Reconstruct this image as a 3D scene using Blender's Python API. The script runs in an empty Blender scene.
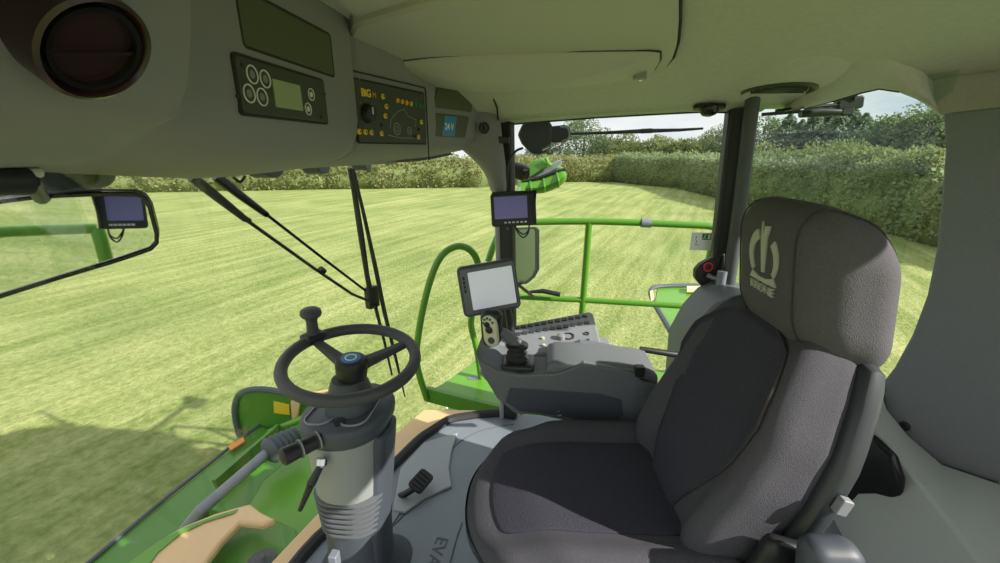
import bpy, bmesh, math, random
from mathutils import Vector, Matrix, noise
V = Vector
random.seed(7)
SC = bpy.context.scene
COL = SC.collection
PI = math.pi
# ---------------------------------------------------------------- survey of the photograph
# cab frame in metres: +x backwards, +y to the driver's right, z up, cab floor z = 0
F = 420.0; PITCH = math.radians(17.5); YAW = math.radians(6.0); CZ = 1.34; GZ = -2.0
def ray(px, py):
    dx = (px-500)/F; dy = -(py-281.5)/F
    Y = math.cos(PITCH)+dy*math.sin(PITCH); Z = -math.sin(PITCH)+dy*math.cos(PITCH)
    return V((dx*math.cos(YAW)-Y*math.sin(YAW), dx*math.sin(YAW)+Y*math.cos(YAW), Z))
EYE = V((0, 0, CZ))
def at(px, py, **k):
    (a, v), = k.items(); r = ray(px, py); i = 'xyz'.index(a)
    return EYE+r*((v-EYE[i])/r[i])
def on(px, py, p0, n):
    r = ray(px, py); p0 = V(p0); n = V(n)
    return EYE+r*((p0-EYE).dot(n)/r.dot(n))

# ---------------------------------------------------------------- materials
def lin(c): c /= 255.0; return c/12.92 if c <= .04045 else ((c+.055)/1.055)**2.4
def srgb(r, g, b): return (lin(r), lin(g), lin(b), 1)
def mat(name, rgb, rough=.55, metal=0, bump=0, bscale=300, var=0, vscale=8, spec=.5, coat=0):
    m = bpy.data.materials.new(name); m.use_nodes = True
    nt = m.node_tree; b = nt.nodes['Principled BSDF']
    b.inputs['Base Color'].default_value = srgb(*rgb)
    b.inputs['Roughness'].default_value = rough; b.inputs['Metallic'].default_value = metal
    b.inputs['Specular IOR Level'].default_value = spec
    if coat: b.inputs['Coat Weight'].default_value = coat
    tc = nt.nodes.new('ShaderNodeTexCoord')
    if bump:
        n = nt.nodes.new('ShaderNodeTexNoise'); n.inputs['Scale'].default_value = bscale; n.inputs['Detail'].default_value = 3
        nt.links.new(tc.outputs['Object'], n.inputs['Vector'])
        bp = nt.nodes.new('ShaderNodeBump'); bp.inputs['Strength'].default_value = bump; bp.inputs['Distance'].default_value = .002
        nt.links.new(n.outputs['Fac'], bp.inputs['Height']); nt.links.new(bp.outputs['Normal'], b.inputs['Normal'])
    if var:
        n2 = nt.nodes.new('ShaderNodeTexNoise'); n2.inputs['Scale'].default_value = vscale; n2.inputs['Detail'].default_value = 5
        nt.links.new(tc.outputs['Object'], n2.inputs['Vector'])
        r = nt.nodes.new('ShaderNodeValToRGB'); c = srgb(*rgb)
        r.color_ramp.elements[0].position = .3; r.color_ramp.elements[1].position = .7
        r.color_ramp.elements[0].color = tuple(max(0, q*(1-var)) for q in c[:3])+(1,)
        r.color_ramp.elements[1].color = tuple(min(1, q*(1+var)) for q in c[:3])+(1,)
        nt.links.new(n2.outputs['Fac'], r.inputs['Fac']); nt.links.new(r.outputs['Color'], b.inputs['Base Color'])
    return m
def emat(name, rgb, strength):
    m = mat(name, rgb, .3); b = m.node_tree.nodes['Principled BSDF']
    b.inputs['Emission Color'].default_value = srgb(*rgb); b.inputs['Emission Strength'].default_value = strength
    return m
def glass_mat(name, tint, refl=.01):
    m = bpy.data.materials.new(name); m.use_nodes = True; nt = m.node_tree; nt.nodes.clear()
    o = nt.nodes.new('ShaderNodeOutputMaterial'); mx = nt.nodes.new('ShaderNodeMixShader')
    t = nt.nodes.new('ShaderNodeBsdfTransparent'); t.inputs['Color'].default_value = tint
    g = nt.nodes.new('ShaderNodeBsdfGlossy'); g.inputs['Roughness'].default_value = .02
    lw = nt.nodes.new('ShaderNodeLayerWeight'); lw.inputs['Blend'].default_value = .12
    mu = nt.nodes.new('ShaderNodeMath'); mu.operation = 'MULTIPLY_ADD'
    mu.inputs[1].default_value = .07; mu.inputs[2].default_value = refl
    nt.links.new(lw.outputs['Fresnel'], mu.inputs[0]); nt.links.new(mu.outputs[0], mx.inputs['Fac'])
    nt.links.new(t.outputs[0], mx.inputs[1]); nt.links.new(g.outputs[0], mx.inputs[2]); nt.links.new(mx.outputs[0], o.inputs['Surface'])
    return m

M = {
 'liner': mat('headliner', (188, 184, 176), .85, bump=.5, bscale=500, var=.05, vscale=60),
 'console': mat('console_plastic', (126, 124, 126), .62, bump=.18, bscale=700),
 'lid': mat('lid_plastic', (180, 176, 168), .6, bump=.15, bscale=700),
 'panel': mat('panel_plastic', (78, 82, 58), .5),
 'panel_dark': mat('panel_dark_plastic', (58, 60, 50), .5),
 'gap': mat('shadow_gap_rubber', (38, 38, 34), .8),
 'black': mat('black_plastic', (34, 35, 36), .45),
 'blackgloss': mat('black_gloss_plastic', (24, 22, 22), .2),
 'maroon': mat('vent_plastic', (44, 26, 26), .25),
 'rubber': mat('rubber', (42, 43, 44), .7),
 'wheel': mat('wheel_leather', (66, 67, 70), .5, bump=.3, bscale=900),
 'column': mat('column_plastic', (146, 149, 148), .5, bump=.1, bscale=800),
 'column_dark': mat('column_dark_plastic', (68, 73, 82), .5, bump=.1, bscale=800),
 'arm': mat('armrest_plastic', (104, 108, 114), .5, bump=.12, bscale=800),
 'arm_light': mat('armrest_light_plastic', (132, 135, 140), .5, bump=.1, bscale=800),
 'pad': mat('armrest_pad', (104, 108, 112), .45, bump=.12, bscale=500),
 'key': mat('key_plastic', (60, 62, 66), .5),
 'mark': mat('white_print', (206, 208, 200), .6),
 'fabric': mat('seat_fabric', (80, 79, 86), .95, bump=.9, bscale=420, var=.12, vscale=300, spec=.15),
 'fabric_dark': mat('seat_insert_fabric', (64, 63, 74), .95, bump=1.0, bscale=260, var=.15, vscale=260, spec=.15),
 'head': mat('headrest_fabric', (92, 90, 95), .95, bump=.9, bscale=420, var=.12, vscale=300, spec=.15),
 'thread': mat('logo_thread', (176, 178, 168), .8),
 'pipe': mat('piping', (62, 58, 58), .9),
 'shell': mat('seat_shell_plastic', (58, 61, 66), .35),
 'floor': mat('cab_floor_mat', (120, 128, 137), .45, bump=.1, bscale=300, var=.04, vscale=5),
 'groove': mat('floor_groove', (88, 94, 102), .7),
 'rear': mat('rear_panel_plastic', (128, 130, 134), .75, bump=.6, bscale=380, var=.05, vscale=150),
 'ledge': mat('rear_ledge_plastic', (172, 176, 174), .5, bump=.15, bscale=500),
 'green': mat('machine_green_paint', (94, 150, 34), .38, var=.05, vscale=3, coat=.2),
 'green_dk': mat('machine_deep_green_paint', (72, 128, 30), .4, var=.06, vscale=3, coat=.2),
 'green_rail': mat('rail_green_paint', (84, 138, 34), .35, coat=.2),
 'cream': mat('machine_cream_paint', (226, 190, 142), .4, var=.04, vscale=3),
 'steel': mat('shaft_steel', (128, 134, 144), .4, .2),
 'greytrim': mat('grey_rubber_trim', (80, 88, 94), .6),
 'orange': mat('orange_reflector', (236, 150, 40), .4),
 'yellow': mat('yellow_plastic', (226, 196, 40), .4),
 'amber': mat('amber_plastic', (214, 158, 36), .4),
 'greenled': mat('green_plastic', (40, 118, 78), .4),
 'lcd': mat('lcd_glass', (150, 160, 120), .12),
 'blue': mat('blue_label', (52, 124, 170), .4),
 'white': mat('white_label', (232, 234, 232), .5),
 'exitgreen': mat('exit_green_label', (30, 112, 70), .5),
 'red': mat('red_plastic', (196, 36, 40), .4),
 'chrome': mat('chrome', (210, 212, 212), .15, 1),
 'silver': mat('silver_plastic', (212, 206, 180), .4),
 'screen': emat('terminal_screen', (196, 200, 206), .35),
 'screen2': emat('camera_screen', (96, 92, 140), .28),
 'mirror': mat('mirror_silver', (232, 236, 236), .02, 1),
 'glass': glass_mat('cab_glass', (.97, .985, .97, 1), .004),
 'glass2': glass_mat('tinted_rear_glass', (.89, .95, .92, 1), .02),
 'lens': mat('lamp_lens', (190, 190, 176), .2),
 'bark': mat('bark', (86, 74, 60), .9, bump=.5, bscale=20),
 'soil': mat('hedge_inside', (112, 124, 76), .95),
}
def leaf_mat(name, c1, c2):
    m = bpy.data.materials.new(name); m.use_nodes = True; nt = m.node_tree; b = nt.nodes['Principled BSDF']
    b.inputs['Roughness'].default_value = .7; b.inputs['Specular IOR Level'].default_value = .2
    tc = nt.nodes.new('ShaderNodeTexCoord'); n = nt.nodes.new('ShaderNodeTexNoise'); n.inputs['Scale'].default_value = .9; n.inputs['Detail'].default_value = 6
    r = nt.nodes.new('ShaderNodeValToRGB'); r.color_ramp.elements[0].color = srgb(*(q*.86 for q in c1)); r.color_ramp.elements[1].color = srgb(*(q*.84 for q in c2))
    r.color_ramp.elements[0].position = .32; r.color_ramp.elements[1].position = .68
    nt.links.new(tc.outputs['Object'], n.inputs['Vector']); nt.links.new(n.outputs['Fac'], r.inputs['Fac']); nt.links.new(r.outputs['Color'], b.inputs['Base Color'])
    tl = nt.nodes.new('ShaderNodeBsdfTranslucent'); mx = nt.nodes.new('ShaderNodeMixShader'); mx.inputs['Fac'].default_value = .55
    nt.links.new(r.outputs['Color'], tl.inputs['Color']); nt.links.new(b.outputs[0], mx.inputs[1]); nt.links.new(tl.outputs[0], mx.inputs[2])
    nt.links.new(mx.outputs[0], nt.nodes['Material Output'].inputs['Surface'])
    return m
M['hedge'] = leaf_mat('hedge_leaves', (160, 166, 112), (200, 198, 140))
M['hedge2'] = leaf_mat('bramble_leaves', (162, 182, 136), (196, 206, 158))
M['conifer'] = leaf_mat('conifer_needles', (156, 176, 152), (186, 202, 176))
M['broad'] = leaf_mat('broadleaf_leaves', (122, 144, 104), (158, 174, 130))
M['shrub'] = leaf_mat('shrub_leaves', (132, 150, 92), (172, 180, 118))

# ---------------------------------------------------------------- object helpers
OFF = {}
def tag(o, label=None, cat=None, group=None, kind=None):
    if label: o['label'] = label
    if cat: o['category'] = cat
    if group: o['group'] = group
    if kind: o['kind'] = kind
    return o
def thing(name, loc, label, cat, group=None, rz=0):
    o = bpy.data.objects.new(name, None); o.empty_display_size = .05
    COL.objects.link(o); o.location = V(loc); o.rotation_euler = (0, 0, rz)
    OFF[o] = V(loc) if rz == 0 else V((0, 0, 0))
    return tag(o, label, cat, group)
def ob(name, bm, m, parent=None, smooth=True, bevel=0, seg=2, sub=0, angle=40, solid=0, soff=0):
    off = OFF.get(parent, V((0, 0, 0)))
    if off.length: bmesh.ops.translate(bm, verts=bm.verts, vec=-off)
    bmesh.ops.recalc_face_normals(bm, faces=bm.faces)
    me = bpy.data.meshes.new(name); bm.to_mesh(me); bm.free()
    o = bpy.data.objects.new(name, me); COL.objects.link(o)
    for q in (m if isinstance(m, (list, tuple)) else [m]): me.materials.append(q)
    if parent: o.parent = parent; OFF[o] = off
    if solid:
        md = o.modifiers.new('t', 'SOLIDIFY'); md.thickness = solid; md.offset = soff
    if bevel:
        md = o.modifiers.new('b', 'BEVEL'); md.width = bevel; md.segments = seg; md.limit_method = 'ANGLE'; md.angle_limit = math.radians(35)
    if sub:
        md = o.modifiers.new('s', 'SUBSURF'); md.levels = sub; md.render_levels = sub
    if smooth:
        for p in me.polygons: p.use_smooth = True
        try: me.set_sharp_from_angle(angle=math.radians(angle))
        except Exception: pass
    return o
def B(): return bmesh.new()
class Fr:                                  # a local frame: origin, u, v, w
    def __init__(s, o, u, v=None, w=None):
        s.o = V(o); s.u = V(u).normalized()
        if v is None: v = V(w).normalized().cross(s.u)
        v = V(v); v = v-s.u*v.dot(s.u); s.v = v.normalized(); s.w = s.u.cross(s.v)
    def __call__(s, a, b, c=0): return s.o+s.u*a+s.v*b+s.w*c
    def loc(s, p): d = V(p)-s.o; return V((d.dot(s.u), d.dot(s.v), d.dot(s.w)))
    def px(s, x, y, c=0):
        p = on(x, y, s.o+s.w*c, s.w); return s.loc(p)
ID = Fr((0, 0, 0), (1, 0, 0), (0, 1, 0))
def box(bm, a, b, fr=ID):
    vs = [bm.verts.new(fr(x, y, z)) for x in (a[0], b[0]) for y in (a[1], b[1]) for z in (a[2], b[2])]
    for f in ((0, 1, 3, 2), (4, 6, 7, 5), (0, 4, 5, 1), (2, 3, 7, 6), (0, 2, 6, 4), (1, 5, 7, 3)): bm.faces.new([vs[i] for i in f])
    return bm
def prism(bm, poly, fr, c0, c1):
    a = [bm.verts.new(fr(p[0], p[1], c0)) for p in poly]; b = [bm.verts.new(fr(p[0], p[1], c1)) for p in poly]
    n = len(poly); bm.faces.new(a); bm.faces.new(b[::-1])
    for i in range(n): bm.faces.new([a[i], a[(i+1) % n], b[(i+1) % n], b[i]])
    return bm
def slab(bm, pts, vec):                    # 3D polygon given a thickness
    vec = V(vec); a = [bm.verts.new(p) for p in pts]; b = [bm.verts.new(V(p)+vec) for p in pts]; n = len(pts)
    bm.faces.new(a); bm.faces.new(b[::-1])
    for i in range(n): bm.faces.new([a[i], a[(i+1) % n], b[(i+1) % n], b[i]])
    return bm
def tube(bm, pts, r, n=10, closed=False):
    pts = [V(p) for p in pts]; N = len(pts); rs = r if isinstance(r, (list, tuple)) else [r]*N
    rings = []; prev = None
    for i, p in enumerate(pts):
        if closed: t = pts[(i+1) % N]-pts[i-1]
        else: t = pts[min(i+1, N-1)]-pts[max(i-1, 0)]
        t.normalize()
        if prev is None: u = t.orthogonal().normalized()
        else:
            u = prev-t*prev.dot(t)
            u = u.normalized() if u.length > 1e-6 else t.orthogonal().normalized()
        prev = u; w = t.cross(u)
        rings.append([bm.verts.new(p+(u*math.cos(2*PI*k/n)+w*math.sin(2*PI*k/n))*rs[i]) for k in range(n)])
    for i in range(N if closed else N-1):
        a = rings[i]; b = rings[(i+1) % N]; sh = 0
        if closed and i == N-1:
            sh = min(range(n), key=lambda s: (a[0].co-b[s].co).length)
        for k in range(n): bm.faces.new([a[k], a[(k+1) % n], b[(k+1+sh) % n], b[(k+sh) % n]])
    if not closed: bm.faces.new(rings[0][::-1]); bm.faces.new(rings[-1])
    return bm
def smoothpath(pts, k=6):
    pts = [V(p) for p in pts]; out = []
    for i in range(len(pts)-1):
        p0 = pts[max(i-1, 0)]; p1 = pts[i]; p2 = pts[i+1]; p3 = pts[min(i+2, len(pts)-1)]
        for j in range(k):
            t = j/k
            out.append(.5*((2*p1)+(p2-p0)*t+(2*p0-5*p1+4*p2-p3)*t*t+(3*p1-p0-3*p2+p3)*t**3))
    out.append(pts[-1]); return out
def lathe(bm, prof, fr, n=24, cap=True, sx=1, sy=1):
    rings = [[bm.verts.new(fr(r*sx*math.cos(2*PI*k/n), r*sy*math.sin(2*PI*k/n), h)) for k in range(n)] for r, h in prof]
    for i in range(len(rings)-1):
        for k in range(n): bm.faces.new([rings[i][k], rings[i][(k+1) % n], rings[i+1][(k+1) % n], rings[i+1][k]])
    if cap: bm.faces.new(rings[0][::-1]); bm.faces.new(rings[-1])
    return bm
def loft(bm, secs, closed=True, cap=True):
    R = [[bm.verts.new(p) for p in s] for s in secs]; n = len(R[0])
    for i in range(len(R)-1):
        for k in range(n if closed else n-1):
            bm.faces.new([R[i][k], R[i][(k+1) % n], R[i+1][(k+1) % n], R[i+1][k]])
    if cap and closed: bm.faces.new(R[0][::-1]); bm.faces.new(R[-1])
    return bm
def rrect(w, h, r, n=4, cx=0, cy=0):       # rounded rectangle outline
    r = min(r, w/2, h/2); out = []
    for (sx, sy, a0) in ((1, 1, 0), (-1, 1, PI/2), (-1, -1, PI), (1, -1, 3*PI/2)):
        for k in range(n+1):
            a = a0+PI/2*k/n; out.append((cx+sx*(w/2-r)+r*math.cos(a), cy+sy*(h/2-r)+r*math.sin(a)))
    return out
def rbox(bm, half, r, n=10, warp=None):    # rounded box with a dense surface, then warped
    bm2 = bmesh.new(); hv = V(half)
    def g(ax, sgn):
        vs = {}
        for i in range(n+1):
            for j in range(n+1):
                a = -1+2*i/n; b = -1+2*j/n; q = [0, 0, 0]; q[ax] = sgn; q[(ax+1) % 3] = a; q[(ax+2) % 3] = b
                p = V((q[0]*hv[0], q[1]*hv[1], q[2]*hv[2]))
                inn = V([max(-(hv[k]-r), min(hv[k]-r, p[k])) for k in range(3)])
                d = p-inn; p = inn+(d.normalized()*r if d.length > 1e-9 else d)
                vs[i, j] = bm2.verts.new(p)
        for i in range(n):
            for j in range(n): bm2.faces.new([vs[i, j], vs[i+1, j], vs[i+1, j+1], vs[i, j+1]])
    for ax in range(3):
        for s in (-1, 1): g(ax, s)
    bmesh.ops.remove_doubles(bm2, verts=bm2.verts, dist=1e-5)
    me = bpy.data.meshes.new('t')
    for v in bm2.verts:
        if warp: v.co = warp(v.co.copy())
    bm2.to_mesh(me); bm2.free(); bm.from_mesh(me); bpy.data.meshes.remove(me); return bm
def text(s, fr, size, depth=.0008, align='CENTER', bold=0):
    cu = bpy.data.curves.new('t', 'FONT'); cu.body = s; cu.size = size; cu.align_x = align; cu.align_y = 'CENTER'; cu.extrude = depth; cu.offset = bold
    o = bpy.data.objects.new('t', cu); COL.objects.link(o)
    dg = bpy.context.evaluated_depsgraph_get(); dg.update()
    me = bpy.data.meshes.new_from_object(o.evaluated_get(dg)); bm = bmesh.new(); bm.from_mesh(me)
    bpy.data.objects.remove(o); bpy.data.curves.remove(cu); bpy.data.meshes.remove(me)
    for v in bm.verts: v.co = fr(v.co.x, v.co.y, v.co.z)
    return bm
def ring(bm, fr, r0, r1, c0, c1, n=20, sx=1, cx=0, cy=0):
    R = []
    for r, c in ((r0, c0), (r0, c1), (r1, c1), (r1, c0)):
        R.append([bm.verts.new(fr(cx+r*sx*math.cos(2*PI*k/n), cy+r*math.sin(2*PI*k/n), c)) for k in range(n)])
    for i in range(4):
        for k in range(n): bm.faces.new([R[i][k], R[i][(k+1) % n], R[(i+1) % 4][(k+1) % n], R[(i+1) % 4][k]])
    return bm
def disc(bm, fr, r, c0, c1, n=16, cx=0, cy=0):
    return prism(bm, [(cx+r*math.cos(2*PI*k/n), cy+r*math.sin(2*PI*k/n)) for k in range(n)], fr, c0, c1)
def frame_strip(bm, outer, inner, fr, c0, c1):
    n = len(outer); R = []
    for pl, c in ((outer, c0), (outer, c1), (inner, c1), (inner, c0)): R.append([bm.verts.new(fr(p[0], p[1], c)) for p in pl])
    for i in range(4):
        for k in range(n): bm.faces.new([R[i][k], R[i][(k+1) % n], R[(i+1) % 4][(k+1) % n], R[(i+1) % 4][k]])
    return bm
def sstep(a, b, x):
    t = max(0, min(1, (x-a)/(b-a))); return t*t*(3-2*t)
def interp(tab, x):
    if x <= tab[0][0]: return tab[0][1]
    for (a, fa), (b, fb) in zip(tab, tab[1:]):
        if x <= b: return fa+(fb-fa)*(x-a)/(b-a)
    return tab[-1][1]

# ================================================================ THE CAB SHELL
YC = .96                                     # centre line of the cab
def scx(y):                                  # plan curve of the windscreen
    return interp([(0, -.80), (.1, -.783), (.26, -.716), (.49, -.636), (.70, -.562), (.865, -.452), (.92, -.30), (.95, -.15)], abs(y-YC))
plan = []
for k in range(-24, 25):
    y = YC+.95*math.sin(k/24*PI/2); plan.append((scx(y), y))
def rearx(y): return 1.28
bm = B()
fl = plan+[(.77, 1.88), (1.30, 1.66), (1.42, 1.4), (1.42, .5), (1.3, .2), (.77, .05)]
slab(bm, [V((p[0], p[1], 0)) for p in fl], (0, 0, -.05)); tag(ob('floor', bm, M['floor'], smooth=False), kind='structure')
# black seal along the foot of the windscreen
bm = B(); tube(bm, [V((p[0], p[1], .005)) for p in plan], .024, 8); tag(ob('baseboard_front', bm, M['rubber']), kind='structure')
# windscreen
bm = B(); loft(bm, [[V((p[0]-.0, p[1], z)) for p in plan] for z in (.02, .5, .95, 1.40)], closed=False)
tag(ob('window_1', bm, M['glass'], solid=.005), kind='structure')
# right-hand pane
bm = B(); slab(bm, [V((-.15, 1.90, .03)), V((.77, 1.90, .03)), V((.75, 1.88, 1.56)), V((-.18, 1.88, 1.50))], (0, .006, 0))
tag(ob('window_2', bm, M['glass'], smooth=False), kind='structure')
GP0 = V((.79, 1.87, 0)); GP1 = V((1.30, 1.622, 0)); GN = V((GP1.y-GP0.y, -(GP1.x-GP0.x), 0)).normalized()   # inward normal of the rear-side pane
bm = B(); slab(bm, [GP0+V((0, 0, .3)), GP1+V((0, 0, .3)), GP1+V((0, 0, 1.6)), GP0+V((0, 0, 1.6))], -GN*.006)
tag(ob('window_3', bm, M['glass2'], smooth=False), kind='structure')
# header over the right pane and roof
def zh(x): return interp([(-.9, 1.40), (-.2, 1.447), (.2, 1.474), (.6, 1.492), (.8, 1.488), (1.4, 1.49)], x)
def zceil(x, y):
    d = abs(y-YC)/.90
    return zh(x)+.19*(1-min(1, d)**2.2)
bm = B(); g = []
xs = [-.62+.09*i for i in range(26)]; ys = [YC-.90+.06*j for j in range(31)]
G = [[bm.verts.new((x, y, zceil(x, y))) for y in ys] for x in xs]
for i in range(len(xs)-1):
    for j in range(len(ys)-1):
        yy = ys[j]; xx = xs[i]
        if xx > 1.2 and yy < 1.0: continue
        if xx > .78 and yy > 1.86-(xx-.78)*(.47 if xx < 1.26 else .30): continue
        bm.faces.new([G[i][j], G[i+1][j], G[i+1][j+1], G[i][j+1]])
tag(ob('ceiling', bm, M['liner'], solid=.03, soff=1), kind='structure')
bm = B(); rf = [(-.95, YC-.6), (-1.02, YC-.2), (-1.02, YC+.2), (-.95, YC+.6), (-.62, YC+.93), (-.2, 2.02), (1.2, 2.02), (1.9, 1.75), (1.9, 1.04), (1.36, 1.0), (1.36, .14), (.8, -.1), (-.2, -.1), (-.62, YC-.93)]  # rear right overhang is added to keep sun off the headliner corner
slab(bm, [V((p[0], p[1], 1.72)) for p in rf], (0, 0, .16)); tag(ob('roof', bm, M['black'], smooth=False, bevel=.04), kind='structure')
# rolled header edge above the right pane
bm = B(); prof = [(1.845, .012), (1.86, 0), (1.885, -.006), (1.905, .0), (1.92, .02), (1.96, .2), (1.93, .28), (1.86, .2)]
loft(bm, [[V((x, py, zh(x)+dz-.002)) for py, dz in prof] for x in [-.26+.1*i for i in range(12)]]); tag(ob('trim_1', bm, M['liner']), kind='structure')
bm = B(); tube(bm, [V((x, 1.89, zh(x)-.008)) for x in [-.19+.1*i for i in range(11)]], .006, 6); tag(ob('trim_2', bm, M['rubber']), kind='structure')
# A pillar on the right front corner
apz = [(1.46, .024), (1.2, .024), (.6, .026), (0, .03)]
bm = B()
fa = lambda z: V((-.155-.022*(z-.6), 1.885, z))
loft(bm, [[fa(z)+V((dx, dy, 0)) for dx, dy in ((-.034, -.02), (.02, -.03), (.034, -.01), (.034, .04), (-.034, .04))] for z in (0, .3, .6, .9, 1.2, 1.5)])
ap = tag(ob('trim_3', bm, M['black'], bevel=.006), kind='structure')
for z in (.42, .60, .78, 1.0):
    bm = B(); disc(bm, Fr(fa(z)+V((.004, -.026, 0)), (1, 0, 0), None, (0, -1, 0)), .006, -.003, .004, 10); ob('screw', bm, M['chrome'], ap)
bm = B(); tube(bm, [fa(z)+V((-.043, -.012, 0)) for z in (0, .4, .8, 1.2)], .013, 8); ob('edge_trim', bm, M['column'], ap)
# fairing that flows from the overhead console down to the A pillar
secs = []
for (yy, lx, rx) in ((104, 430, 500), (128, 440, 502), (150, 462, 504), (163, 479, 506), (178, 489, 507), (190, 492, 508), (194, 493, 508)):
    a = at(lx, yy, y=1.78); b = at((lx+rx)/2, yy, y=1.755); c = at(rx, yy, y=1.80); d = V((c.x, 1.86, c.z)); e = V((a.x-.03, 1.86, a.z))
    ab = (a+b)/2+V((-.004, -.012, 0)); bc = (b+c)/2+V((.004, -.012, 0))
    secs.append([a, ab, b, bc, c, d, e])
bm = B(); loft(bm, secs); tag(ob('trim_4', bm, M['console'], sub=2, angle=60), kind='structure')
# B pillar
bm = B(); loft(bm, [[at(px0, py, y=1.86), at(px1, py, y=1.84), at(px1, py, y=1.84)+V((.0, .06, 0)), at(px0, py, y=1.86)+V((0, .05, 0))] for px0, px1, py in ((730, 747, 104), (719, 736, 205), (708, 724, 300), (700, 716, 370))])
bp = tag(ob('trim_5', bm, M['black'], bevel=.006), kind='structure')
bm = B(); tube(bm, [at(754, 88, y=1.80), at(740, 205, y=1.80), at(726, 300, y=1.80), at(719, 370, y=1.80)], .026, 14)
ob('post', bm, mat('pillar_grey_paint', (72, 76, 78), .5), bp)
bm = B(); tube(bm, [at(733, 110, y=1.835), at(721, 205, y=1.835), at(710, 300, y=1.835)], .008, 8); ob('seal', bm, M['rubber'], bp)

# rear corner panel (a padded quarter panel behind the rear-side pane)
CP0 = V((1.274, 1.610, 0)); CP1 = V((1.50, 1.08, 0)); CN = V((CP1.y-CP0.y, -(CP1.x-CP0.x), 0)).normalized()
if CN.x > 0: CN = -CN
cpx = [(942, 112), (944, 150), (940, 200), (935, 250), (926, 295), (911, 335), (893, 368), (880, 384), (884, 410), (905, 438), (940, 466), (1000, 486), (1080, 500), (1080, 96), (1000, 105), (955, 109)]
bm = B(); slab(bm, [on(x, y, CP0, CN) for x, y in cpx], -CN*.05)
wr = tag(ob('wall_rear', bm, M['rear'], bevel=.012, seg=3), kind='structure')
frc = Fr(on(905, 426, CP0, CN), CN.orthogonal(), None, CN)
bm = B(); lathe(bm, [(.017, -.002), (.017, .006), (.012, .009), (.006, .007)], frc, 18); ob('screw_cap', bm, M['black'], wr)
bm = B(); pth = [on(x, y, CP0+CN*.004, CN) for x, y in cpx[7:13]]; tube(bm, pth, .006, 6); ob('seam', bm, M['gap'], wr)
# headliner corner that rounds off the top of the rear-side pane
HP = [(785, 111), (805, 108), (825, 103), (842, 98), (862, 92), (880, 88), (900, 91), (918, 98), (932, 106), (941, 115), (955, 112), (1000, 107), (1090, 98)]
bm = B(); tube(bm, [on(x, y, GP0+GN*.004, GN) for x, y in ((775, 111), (800, 108), (842, 98.5), (862, 92), (880, 88), (900, 91))], .006, 6); tag(ob('trim_7', bm, M['rubber']), kind='structure')
# lower rear body under the corner panel
def rp(x, y, dd=0): return on(x, y, CP0+CN*dd, CN)
A0 = rp(876, 384, .02); A1 = rp(884, 410, .02); A2 = rp(905, 438, .02); A3 = rp(940, 468, .02); A4 = rp(1000, 488, .02); A5 = rp(1090, 502, .02)
Bq = [rp(862, 400, .07), rp(872, 424, .09), rp(896, 456, .14), rp(925, 492, .19), rp(968, 545, .25), rp(1040, 640, .33)]
Cq = [rp(850, 415, .09), rp(850, 440, .12), rp(860, 480, .18), rp(870, 520, .26), rp(880, 580, .34), rp(900, 700, .42)]
Dq = [p+V((-.08, -.02, -.5)) for p in Cq]
bm = B(); loft(bm, [[A0, A1, A2, A3, A4, A5], Bq, Cq, Dq], closed=False); wl = tag(ob('wall_rear_lower', bm, M['ledge'], solid=.02, soff=-1, bevel=.01, angle=25), kind='structure')
# dark moulded cover in that lower body
cp = [(850, 440), (862, 425), (880, 436), (900, 455), (908, 478), (906, 494), (893, 504), (868, 506), (846, 500)]
bm = B(); slab(bm, [rp(x, y, .20) for x, y in cp], CN*.03); ob('cover', bm, M['blackgloss'], wl, bevel=.014, seg=3)
bm = B(); slab(bm, [V((.76, 1.90, 0)), V((1.32, 1.63, 0)), V((1.32, 1.63, .42)), V((.76, 1.90, .42))], (.02, .03, 0)); tag(ob('wall_right', bm, M['ledge'], smooth=False), kind='structure')
bm = B(); box(bm, (-.45, .2, -1.5), (5.5, 1.75, -.08)); box(bm, (1.7, .1, -.9), (6.2, 1.85, .45)); tag(ob('chassis', bm, M['green_dk'], smooth=False, bevel=.03), kind='structure')
# unseen bulkhead across the back, added to cut ambient light, door posts on the open left side
bm = B(); box(bm, (1.44, .3, 0), (1.48, 1.45, .62)); tag(ob('wall_back_added', bm, M['ledge'], smooth=False), kind='structure')
bm = B(); box(bm, (1.36, .10, 1.715), (1.42, 1.45, 1.80)); tag(ob('trim_10', bm, M['black'], smooth=False, bevel=.01), kind='structure')
bm = B(); box(bm, (-.1, .0, 0), (1.44, .04, .42)); tag(ob('wall_left_added', bm, M['ledge'], smooth=False), kind='structure')  # unseen low wall in the open doorway, added to dim the cab
bm = B(); box(bm, (1.40, .10, 0), (1.46, .16, 1.72)); tag(ob('trim_8', bm, M['black'], smooth=False, bevel=.01), kind='structure')
# plinth behind the seat by the right-hand door post
fpl = Fr(V((.6, 1.62, .5)), (1, 0, 0), (0, 0, 1))
bm = B(); prism(bm, [fpl.px(x, y)[:2] for x, y in ((735, 296), (716, 304), (699, 322), (683, 350), (676, 420), (800, 420), (800, 330), (770, 300))], fpl, 0, -.22)
pl = tag(ob('trim_9', bm, M['arm'], bevel=.014, seg=3), kind='structure')
bm = B(); prism(bm, [fpl.px(x, y, .003)[:2] for x, y in ((722, 308), (707, 322), (692, 346), (694, 352), (715, 336), (726, 318))], fpl, -.002, .005); ob('mesh_inset', bm, M['gap'], pl, bevel=.003)

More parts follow.
